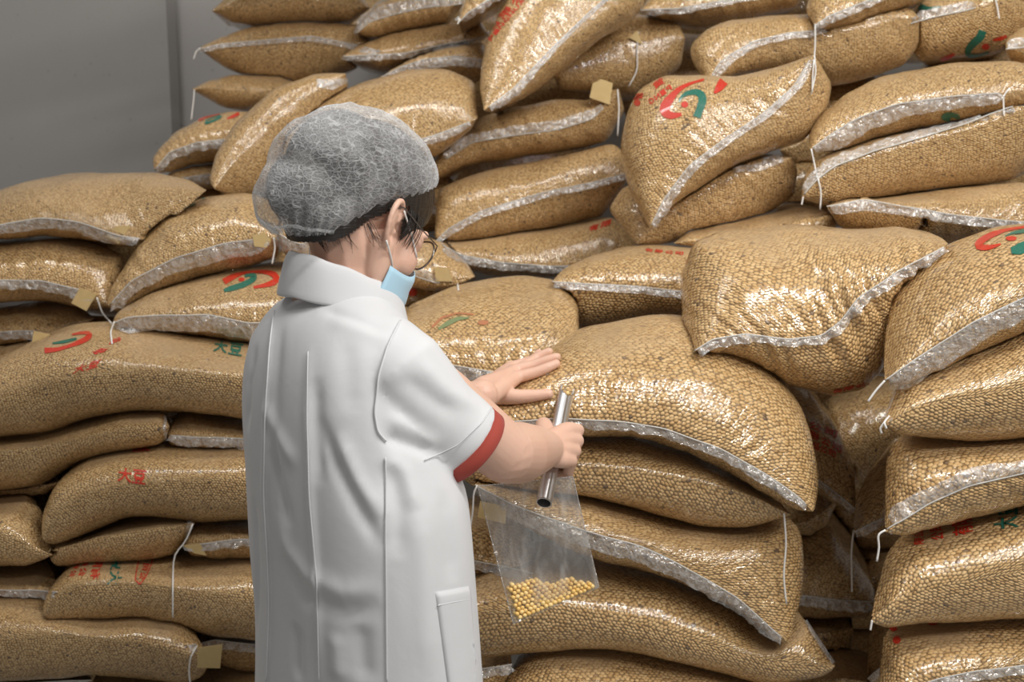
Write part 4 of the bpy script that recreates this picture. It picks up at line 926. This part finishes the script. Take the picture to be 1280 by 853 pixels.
# --- spectacles
gl = bpy.data.objects.new('eyeglasses', None); COL.objects.link(gl); gl.parent = person
M_FRAME = mat('thin_metal_frame', (.30, .28, .26), .25, Metallic=1.0)
M_LENS = mat('spectacle_lens', (.95, .97, .97), .03); tl = NT(M_LENS); tr0 = tl.n('ShaderNodeBsdfTransparent'); mx0 = tl.n('ShaderNodeMixShader', i_0=.10); tl.l(tr0.outputs[0], mx0.inputs[1]); tl.l(tl.b.outputs[0], mx0.inputs[2]); tl.l(mx0.outputs[0], tl.out.inputs[0])
for s in (1, -1):
    rp = [H(.100-.004*abs(math.cos(a)), s*.034+.0245*math.cos(a), .000+.0215*math.sin(a)) for a in [2*math.pi*k/36 for k in range(38)]]
    V, F = tube(rp, .0014, 8, False); rim = link_mesh('lens_rim', V, F, M_FRAME, gl, PO)
    link_mesh('lens', [H(.098, s*.034, .000)]+rp[:36], [(0, 1+k, 1+(k+1) % 36) for k in range(36)], M_LENS, rim, PO)
    V, F = tube([H(.097, s*.059, .006), H(.086, s*.072, .010), H(.05, s*.0765, .014), H(.0, s*.080, .024), H(-.02, s*.078, .012)], .0011, 6); link_mesh('temple_arm', V, F, M_FRAME, gl, PO)
V, F = tube([H(.098, -.011, .004), H(.104, 0, .008), H(.098, .011, .004)], .0012, 6); link_mesh('bridge', V, F, M_FRAME, gl, PO)

# --- coat
coat = Blob()
rings = [(345, 392, 462), (362, 374, 474), (380, 345, 494), (396, 327, 512), (420, 312, 524), (455, 301, 534), (500, 296, 545), (550, 296, 560), (600, 299, 582), (650, 303, 587), (700, 307, 591), (760, 311, 596), (853, 313, 602), (950, 312, 607), (1050, 309, 613)]
nr = 64; cv, cf = [], []
RR = resample([(a, b, c) for a, b, c in rings], 60, 2)
for (py, l, r) in RR:
    cx = (l+r)/2; c = W(cx, py, 1.53); hx = (r-l)/2/FPX*(c-CAM).dot(FWD)
    A = hx/.778; B = A*.62
    for k in range(nr):
        an = 2*math.pi*k/nr; ca, sa = math.cos(an), math.sin(an)
        e = 2/2.25
        cv.append(c+tr_*A*math.copysign(abs(ca)**e, ca)+tf_*B*math.copysign(abs(sa)**e, sa))
n = len(RR)
for i in range(n-1):
    for k in range(nr): cf.append((i*nr+k, (i+1)*nr+k, (i+1)*nr+(k+1) % nr, i*nr+(k+1) % nr))
cf.append(tuple(range(nr))); cf.append(tuple(range((n-1)*nr, n*nr))[::-1]); coat.add(cv, cf)
CUFF = W(580, 552, 1.475); SH = W(500, 466, 1.44); MS = W(544, 520, 1.46); ad = (CUFF-MS).normalized()
def sleeve(pts, rs, flat=1.0):
    V, F = tube(pts, rs, 36, True); coat.add(V, F)
sleeve([W(455, 442, 1.50), W(482, 449, 1.46), SH, SH.lerp(MS, .5), MS, CUFF], [.055, .060, .061, .060, .059, .0590])
LC = W(395, 500, 1.76); sleeve([W(400, 425, 1.56), W(360, 440, 1.62), W(372, 470, 1.69), LC], [.055, .058, .060, .06])
FOLDS = [([(347, 375), (338, 430), (332, 520), (330, 620), (336, 720), (338, 853)], .006, .0030), ([(352, 400), (346, 470), (343, 560), (343, 640)], .010, -.0030),
 ([(386, 430), (384, 520), (387, 620), (396, 720), (400, 853)], .007, .0034), ([(396, 470), (396, 540), (400, 610)], .010, -.0036),
 ([(398, 520), (420, 580), (450, 640), (480, 690)], .010, -.0050), ([(420, 540), (445, 600), (480, 650)], .011, .0042),
 ([(345, 640), (360, 690), (385, 720), (430, 742), (480, 735)], .014, .0040), ([(350, 690), (380, 745), (430, 766), (478, 757)], .014, -.0045),
 ([(338, 560), (352, 620), (362, 660)], .010, -.0045), ([(330, 500), (345, 540), (372, 585)], .012, .0040),
 ([(478, 545), (510, 556), (540, 566)], .009, -.0060), ([(476, 566), (505, 590), (520, 640)], .011, .0045), ([(490, 580), (500, 640), (496, 700)], .012, -.0040),
 ([(430, 420), (436, 470), (438, 520)], .014, -.0022), ([(410, 400), (450, 412), (490, 430)], .011, .0025), ([(400, 385), (440, 398), (480, 416)], .008, -.0028),
 ([(500, 470), (540, 500), (575, 520)], .012, -.0032), ([(520, 450), (560, 490), (600, 510)], .013, .0034), ([(480, 520), (520, 540), (550, 560)], .010, .0046),
 ([(320, 430), (312, 480), (309, 540)], .010, -.0040), ([(318, 620), (322, 700), (320, 800)], .012, -.0040), ([(420, 790), (424, 853)], .014, .0040), ([(450, 780), (456, 853)], .014, -.0040),
 ([(520, 620), (530, 720), (534, 853)], .016, .0035), ([(555, 610), (562, 680), (566, 730)], .014, -.0030), ([(370, 780), (372, 853)], .012, -.0045)]
raw = Blob(); raw.V, raw.F = coat.V, coat.F
tmp, CV, CF = raw.skin('tmp_coat', .0045, 14, M_COAT, None, None)
me_ = tmp.data; bpy.data.objects.remove(tmp); bpy.data.meshes.remove(me_)
CT = BVHTree.FromPolygons(CV, CF)
def oncoat(px, py, off=0.0, tree=None):
    d = ray(px, py).normalized(); h = (tree or CT).ray_cast(CAM, d)
    return None if h[0] is None else h[0]+(h[1] if h[1].dot(d) < 0 else -h[1])*off
from mathutils.kdtree import KDTree
fp = []
for pts, w, a in FOLDS:
    ln = [oncoat(p.x, p.y) for p in resample(pts, 140, 8)]
    for i, p in enumerate(ln):
        if p is not None: fp.append((p, w, a*min(1, math.sin(math.pi*(i+.5)/140)*1.6), id(pts)))
groups = {}
for p, w, a, g in fp: groups.setdefault(g, []).append((p, w, a))
disp_ = [0.0]*len(CV)
for g, L in groups.items():
    kd = KDTree(len(L))
    for i, (p, w, a) in enumerate(L): kd.insert(p, i)
    kd.balance(); w = L[0][1]
    for j, v in enumerate(CV):
        if v.y > 1.62: continue
        _, i, dist = kd.find(v)
        if dist < 3*w: disp_[j] += L[i][2]*math.exp(-(dist/w)**2)
bmn = bmesh.new()
mt = bpy.data.meshes.new('t'); mt.from_pydata([tuple(v) for v in CV], [], CF); mt.update()
nrm = [v.normal.copy() for v in mt.vertices]; bpy.data.meshes.remove(mt); bmn.free()
CV = [v+nrm[j]*(disp_[j]*1.15+.0022*noise.noise(Vector((v.x*16, v.y*16, v.z*7)))) for j, v in enumerate(CV)]
coat_o = link_mesh('lab_coat', CV, CF, M_COAT, person, PO)
CT = BVHTree.FromPolygons(CV, CF)
def seam(name, pts, r=.0012, m=M_COAT, n=60):
    P = [oncoat(p.x, p.y, .0016) for p in resample(pts, n, 2)]; P = [p for p in P if p is not None]
    for _ in range(4): P = [P[0]]+[(P[i-1]+P[i]*2+P[i+1])/4 for i in range(1, len(P)-1)]+[P[-1]]
    P = [p+(CAM-p).normalized()*.0012 for p in P]
    V, F = tube(P, r, 6); return link_mesh(name, V, F, m, coat_o, PO)
seam('stitched_seam', [(346, 372), (338, 430), (332, 520), (330, 620), (335, 700), (337, 760), (334, 852)], .0010)
seam('stitched_seam', [(482, 572), (482, 650), (483, 740), (484, 852)], .0010)
seam('stitched_seam', [(386, 440), (384, 520), (387, 620), (396, 720), (400, 852)], .0007)
seam('armhole_seam', [(500, 402), (486, 430), (474, 470), (468, 515), (472, 540), (482, 552)], .0013)
seam('sleeve_hem_seam', [(617, 505), (603, 527), (572, 556), (530, 576)], .0008)
# pocket
pv, pf = [], []
q0 = [(544, 741), (589, 733), (603, 900), (566, 905)]; npx, npy = 10, 26
for j in range(npy):
    for i in range(npx):
        u, v = i/(npx-1), j/(npy-1)
        a = Vector(q0[0]).lerp(Vector(q0[1]), u); b = Vector(q0[3]).lerp(Vector(q0[2]), u); p = a.lerp(b, v)
        hp = oncoat(min(p.x, 586+.06*(p.y-733)), p.y, .0028 if 0 < i and 0 < j else .0010)
        pv.append(hp)
for j in range(npy-1):
    for i in range(npx-1):
        idx = (j*npx+i, j*npx+i+1, (j+1)*npx+i+1, (j+1)*npx+i)
        if all(pv[k] is not None for k in idx): pf.append(idx)
pv = [p if p is not None else Vector((0, 0, 0))+PO for p in pv]
pk = link_mesh('pocket', pv, pf, M_COAT, coat_o, PO)
so = pk.modifiers.new('thick', 'SOLIDIFY'); so.thickness = .0022; so.offset = 1
seam('pocket_hem', [(546, 757), (565, 753), (588, 749)], .0008)
# collar: a stand with its fall, higher at the nape
kv, kf = [], []; nk_ = 72
NC = W(430, 371, 1.542)
prof = [(.060, -.022), (.060, .0), (.062, .020), (.066, .027), (.072, .024), (.078, .004), (.084, -.020), (.085, -.026), (.080, -.026), (.074, -.006), (.068, .010), (.064, -.010)]
for k in range(nk_):
    an = 2*math.pi*k/nk_; ca, sa = math.cos(an), math.sin(an)      # ca along front
    lift = -.028*ca+.008
    for j, (rr, h) in enumerate(prof):
        kv.append(NC+tf_*ca*rr*1.08+tr_*sa*rr*1.0+Z*(lift+h*(1.0+.15*(-ca))+(-.012 if j in (6, 7, 8) and ca > .2 else 0)+.0012*math.sin(an*9+j)))
m_ = len(prof)
for k in range(nk_):
    for j in range(m_): kf.append((k*m_+j, ((k+1) % nk_)*m_+j, ((k+1) % nk_)*m_+(j+1) % m_, k*m_+(j+1) % m_))
col_o = link_mesh('collar', kv, kf, M_COAT, coat_o, PO)
sb = col_o.modifiers.new('round', 'SUBSURF'); sb.levels = 1; sb.render_levels = 1
# red inner cuff
def cuff(c, d, r, m, depth=.017):
    a = d.cross(Z).normalized(); b = a.cross(d).normalized(); V, F = [], []; N = 48
    prof = [(r-.010, -.004), (r-.001, -.004), (r-.0005, depth*.9), (r-.0025, depth), (r-.0055, depth*.9)]
    for k in range(N):
        an = 2*math.pi*k/N
        for rr, h in prof: V.append(c+(a*math.cos(an)+b*math.sin(an))*rr+d*h)
    for k in range(N):
        for j in range(5): F.append((k*5+j, ((k+1) % N)*5+j, ((k+1) % N)*5+(j+1) % 5, k*5+(j+1) % 5))
    return link_mesh('cuff_trim', V, F, m, coat_o, PO)
cuff(CUFF, ad, .0598, M_TRIM); cuff(LC, (LC-W(368, 468, 1.70)).normalized(), .0585, M_TRIM)
# trousers and shoes, below the frame
tb = Blob()
for s in (1, -1):
    hp = W(452, 800, 1.53)+tr_*s*.085; hp.z = .80
    kn = Vector((hp.x, hp.y, .45))+tf_*.02; an_ = Vector((hp.x, hp.y, .09))
    tb.chain([hp, kn, an_], [.088, .062, .048], 20)
tb.ell(W(452, 790, 1.53), (tr_, tf_, Z), (.155, .105, .13)); tb.skin('trousers', .006, 4, M_PANTS, person, PO)
for s in (1, -1):
    hp = PO+(W(452, 800, 1.53)-PO); b = Blob(); p = Vector((hp.x, hp.y, 0))+tr_*s*.085
    b.ell(p+Z*.045, (tr_, tf_, Z), (.042, .055, .045)); b.ell(p+tf_*.085+Z*.032, (tr_, tf_, Z), (.045, .10, .032)); b.V = [Vector((v.x, v.y, max(v.z, 0.002))) for v in b.V]
    b.skin('shoe', .004, 3, M_SHOE, person, PO)

# ------------------------------------------------------------------ sampling probe, sample bag, soybeans
pv, pf = [], []; N = 28; Ro, Ri = .0122, .0104; Ltot = (T_IN-T_OUT).length+.004
sta = [0, .002, .10]+[(T_IN-T_OUT).length-x for x in (.05, .024, .022, .020, .018, .016, .013, .010, .005, 0)]+[Ltot]
def half(h):                    # the scoop is cut open above the grip
    q = (T_IN-T_OUT).length-h
    return math.pi if q > .022 else math.pi-min((.022-q)/.012, 1)*1.15
for h in sta:
    c = T_OUT+ta*h; w_ = half(h)
    for R in (Ro, Ri):
        for k in range(N+1):
            an = -w_+2*w_*k/N
            d_ = -(tv*.98+tw*.2).normalized(); e_ = d_.cross(ta).normalized()
            pv.append(c+(d_*math.cos(an)+e_*math.sin(an))*R)
M1 = 2*(N+1)
for i in range(len(sta)-1):
    for k in range(N):
        a, b = i*M1+k, (i+1)*M1+k
        pf.append((a, a+1, b+1, b)); a += N+1; b += N+1; pf.append((b, b+1, a+1, a))
    for k in (0, N): a, b = i*M1+k, (i+1)*M1+k; pf.append((a, b, b+N+1, a+N+1))
for i in (0, len(sta)-1):
    for k in range(N): a = i*M1+k; pf.append((a, a+1, a+N+2, a+N+1))
tag(link_mesh('sampling_probe', pv, pf, M_STEEL, None, T_OUT), 'hollow steel sampling tube held in the fist and pushed into the front sack', 'sampling tube')

def bean_mesh(name, centres, r, origin, m, seed=1, parent=None):
    rn = random.Random(seed); V, F = [], []
    bm = bmesh.new(); bmesh.ops.create_icosphere(bm, subdivisions=2, radius=1.0); bv = [v.co.copy() for v in bm.verts]; bf = [[v.index for v in f.verts] for f in bm.faces]; bm.free()
    for c in centres:
        s = r*(.9+.2*rn.random()); q = Matrix.Rotation(rn.random()*6.28, 3, Vector((rn.random()-.5, rn.random()-.5, rn.random()-.5)).normalized()); n = len(V)
        for v in bv: V.append(c+q @ Vector((v.x*s*1.1, v.y*s, v.z*s*.95)))
        F.extend(tuple(i+n for i in f) for f in bf)
    return link_mesh(name, V, F, m, parent, origin)
def bean_material():
    m = mat('fresh_soybean', (.78, .52, .18), .4); t = NT(m); g = t.n('ShaderNodeNewGeometry')
    t.l(t.mix(g.outputs['Random Per Island'], (.86, .55, .16), (.98, .73, .32)), t.b.inputs['Base Color']); return m
M_BEAN = bean_material()
BQ = [(597, 608), (716, 596), (749, 735), (642, 781)]; BY = [1.70, 1.72, 1.70, 1.66]
BC = [W(*q, y) for q, y in zip(BQ, BY)]
def bagpt(u, v, s):
    p = BC[0].lerp(BC[1], u).lerp(BC[3].lerp(BC[2], u), v)
    th = (.003+.022*min(1, v*1.15)**1.5)*(max(0, math.sin(math.pi*u))**.55)*(1 if v < .86 else max(0, (1-v)/.14)**.5)
    nb_n = (BC[1]-BC[0]).cross(BC[3]-BC[0]).normalized(); nb_n = nb_n if nb_n.y < 0 else -nb_n
    wr = .0022*noise.noise(Vector((u*9, v*3, s*4)))+.0016*noise.noise(Vector((u*22, v*5, s*9)))
    edge = min(1, 8*u, 8*(1-u))
    return p+nb_n*(th*s*.5+wr*edge), nb_n
nu2, nv2 = 34, 40; bv_, bf_ = [], []
for s in (1, -1):
    o0 = len(bv_)
    for j in range(nv2):
        for i in range(nu2): bv_.append(bagpt(i/(nu2-1), j/(nv2-1), s)[0])
    for j in range(nv2-1):
        for i in range(nu2-1):
            f = (o0+j*nu2+i, o0+j*nu2+i+1, o0+(j+1)*nu2+i+1, o0+(j+1)*nu2+i); bf_.append(f if s < 0 else f[::-1])
def film_material():
    m = mat('clear_polythene', (.80, .80, .78), .12); t = NT(m); tc = t.n('ShaderNodeTexCoord')
    mp = t.n('ShaderNodeMapping'); mp.inputs['Scale'].default_value = (1, 1, .3); t.l(tc.outputs['Object'], mp.inputs['Vector'])
    w = t.n('ShaderNodeTexNoise', i_Scale=45.0, i_Detail=3.0, i_Distortion=1.0); t.l(mp.outputs[0], w.inputs['Vector'])
    t.l(t.bump(w.outputs[0], .5, .006), t.b.inputs['Normal'])
    gl_ = t.n('ShaderNodeBsdfGlossy', i_Roughness=.12); t.l(t.bump(w.outputs[0], .5, .006), gl_.inputs['Normal'])
    lw = t.n('ShaderNodeLayerWeight', i_Blend=.3); fr_ = t.smooth(lw.outputs['Facing'], .1, 1.0, .08, .7)
    tr = t.n('ShaderNodeBsdfTransparent', i_Color=(.97, .97, .96, 1)); a = t.n('ShaderNodeMixShader'); b = t.n('ShaderNodeMixShader')
    t.l(t.smooth(w.outputs[0], .35, .8, .07, .24), a.inputs[0]); t.l(tr.outputs[0], a.inputs[1]); t.l(t.b.outputs[0], a.inputs[2])
    t.l(fr_, b.inputs[0]); t.l(a.outputs[0], b.inputs[1]); t.l(gl_.outputs[0], b.inputs[2]); t.l(b.outputs[0], t.out.inputs[0]); return m
M_FILM = film_material()
bag = tag(link_mesh('sample_bag', bv_, bf_, M_FILM, None, BC[3]), 'clear plastic sample bag hanging below the fist, some loose soybeans inside', 'bag')
V, F = tube([bagpt(i/30, 0, 1)[0] for i in range(31)], .0009, 5); link_mesh('bag_rim', V, F, M_FLAP, bag, BC[3])
for u0 in (0, 1):
    V, F = tube([bagpt(u0, i/30, 1)[0] for i in range(31)], .0008, 5); link_mesh('side_weld', V, F, M_FLAP, bag, BC[3])
rn = random.Random(7); cs = []; dia = .0074
for lay in (-1, 0, 1):
    row = 0; v = 0.0
    Lv = (BC[3]-BC[0]).length; Lu = (BC[1]-BC[0]).length
    nrow = int(Lv/(dia*.87)); 
    for a in range(nrow):
        for b in range(int(Lu/dia)):
            u = (b+.5+(.5 if a % 2 else 0)+(.25 if lay else 0))*dia/Lu; vv = (a+.5+(.33 if lay else 0))*dia*.87/Lv
            if u < .045 or u > .955 or vv > .965: continue
            p, nn = bagpt(u, vv, 0)
            px, py = pix(p)
            if py < 727+3*math.sin(px*.13) or py > 733+(745-px)*.44: continue
            pf_, _ = bagpt(u, vv, 1); half_t = abs((pf_-p).dot(nn))
            cs.append(p+nn*lay*dia*.8+Vector((rn.uniform(-1, 1), rn.uniform(-.6, .6), rn.uniform(-1, 1)))*.0007)
tag(bean_mesh('soybeans', cs, dia*.5, BC[3], M_BEAN), 'yellow soybeans gathered in the bottom of the clear sample bag', 'beans', kind='stuff')
sc_ = [T_IN-ta*(.002+.006*i)-tv*.005+tw*rn.uniform(-.003, .003) for i in range(3)]
tag(bean_mesh('soybeans_in_probe', sc_, .0038, T_IN, M_BEAN, 3), 'few soybeans in the open mouth of the steel tube', 'beans', kind='stuff')
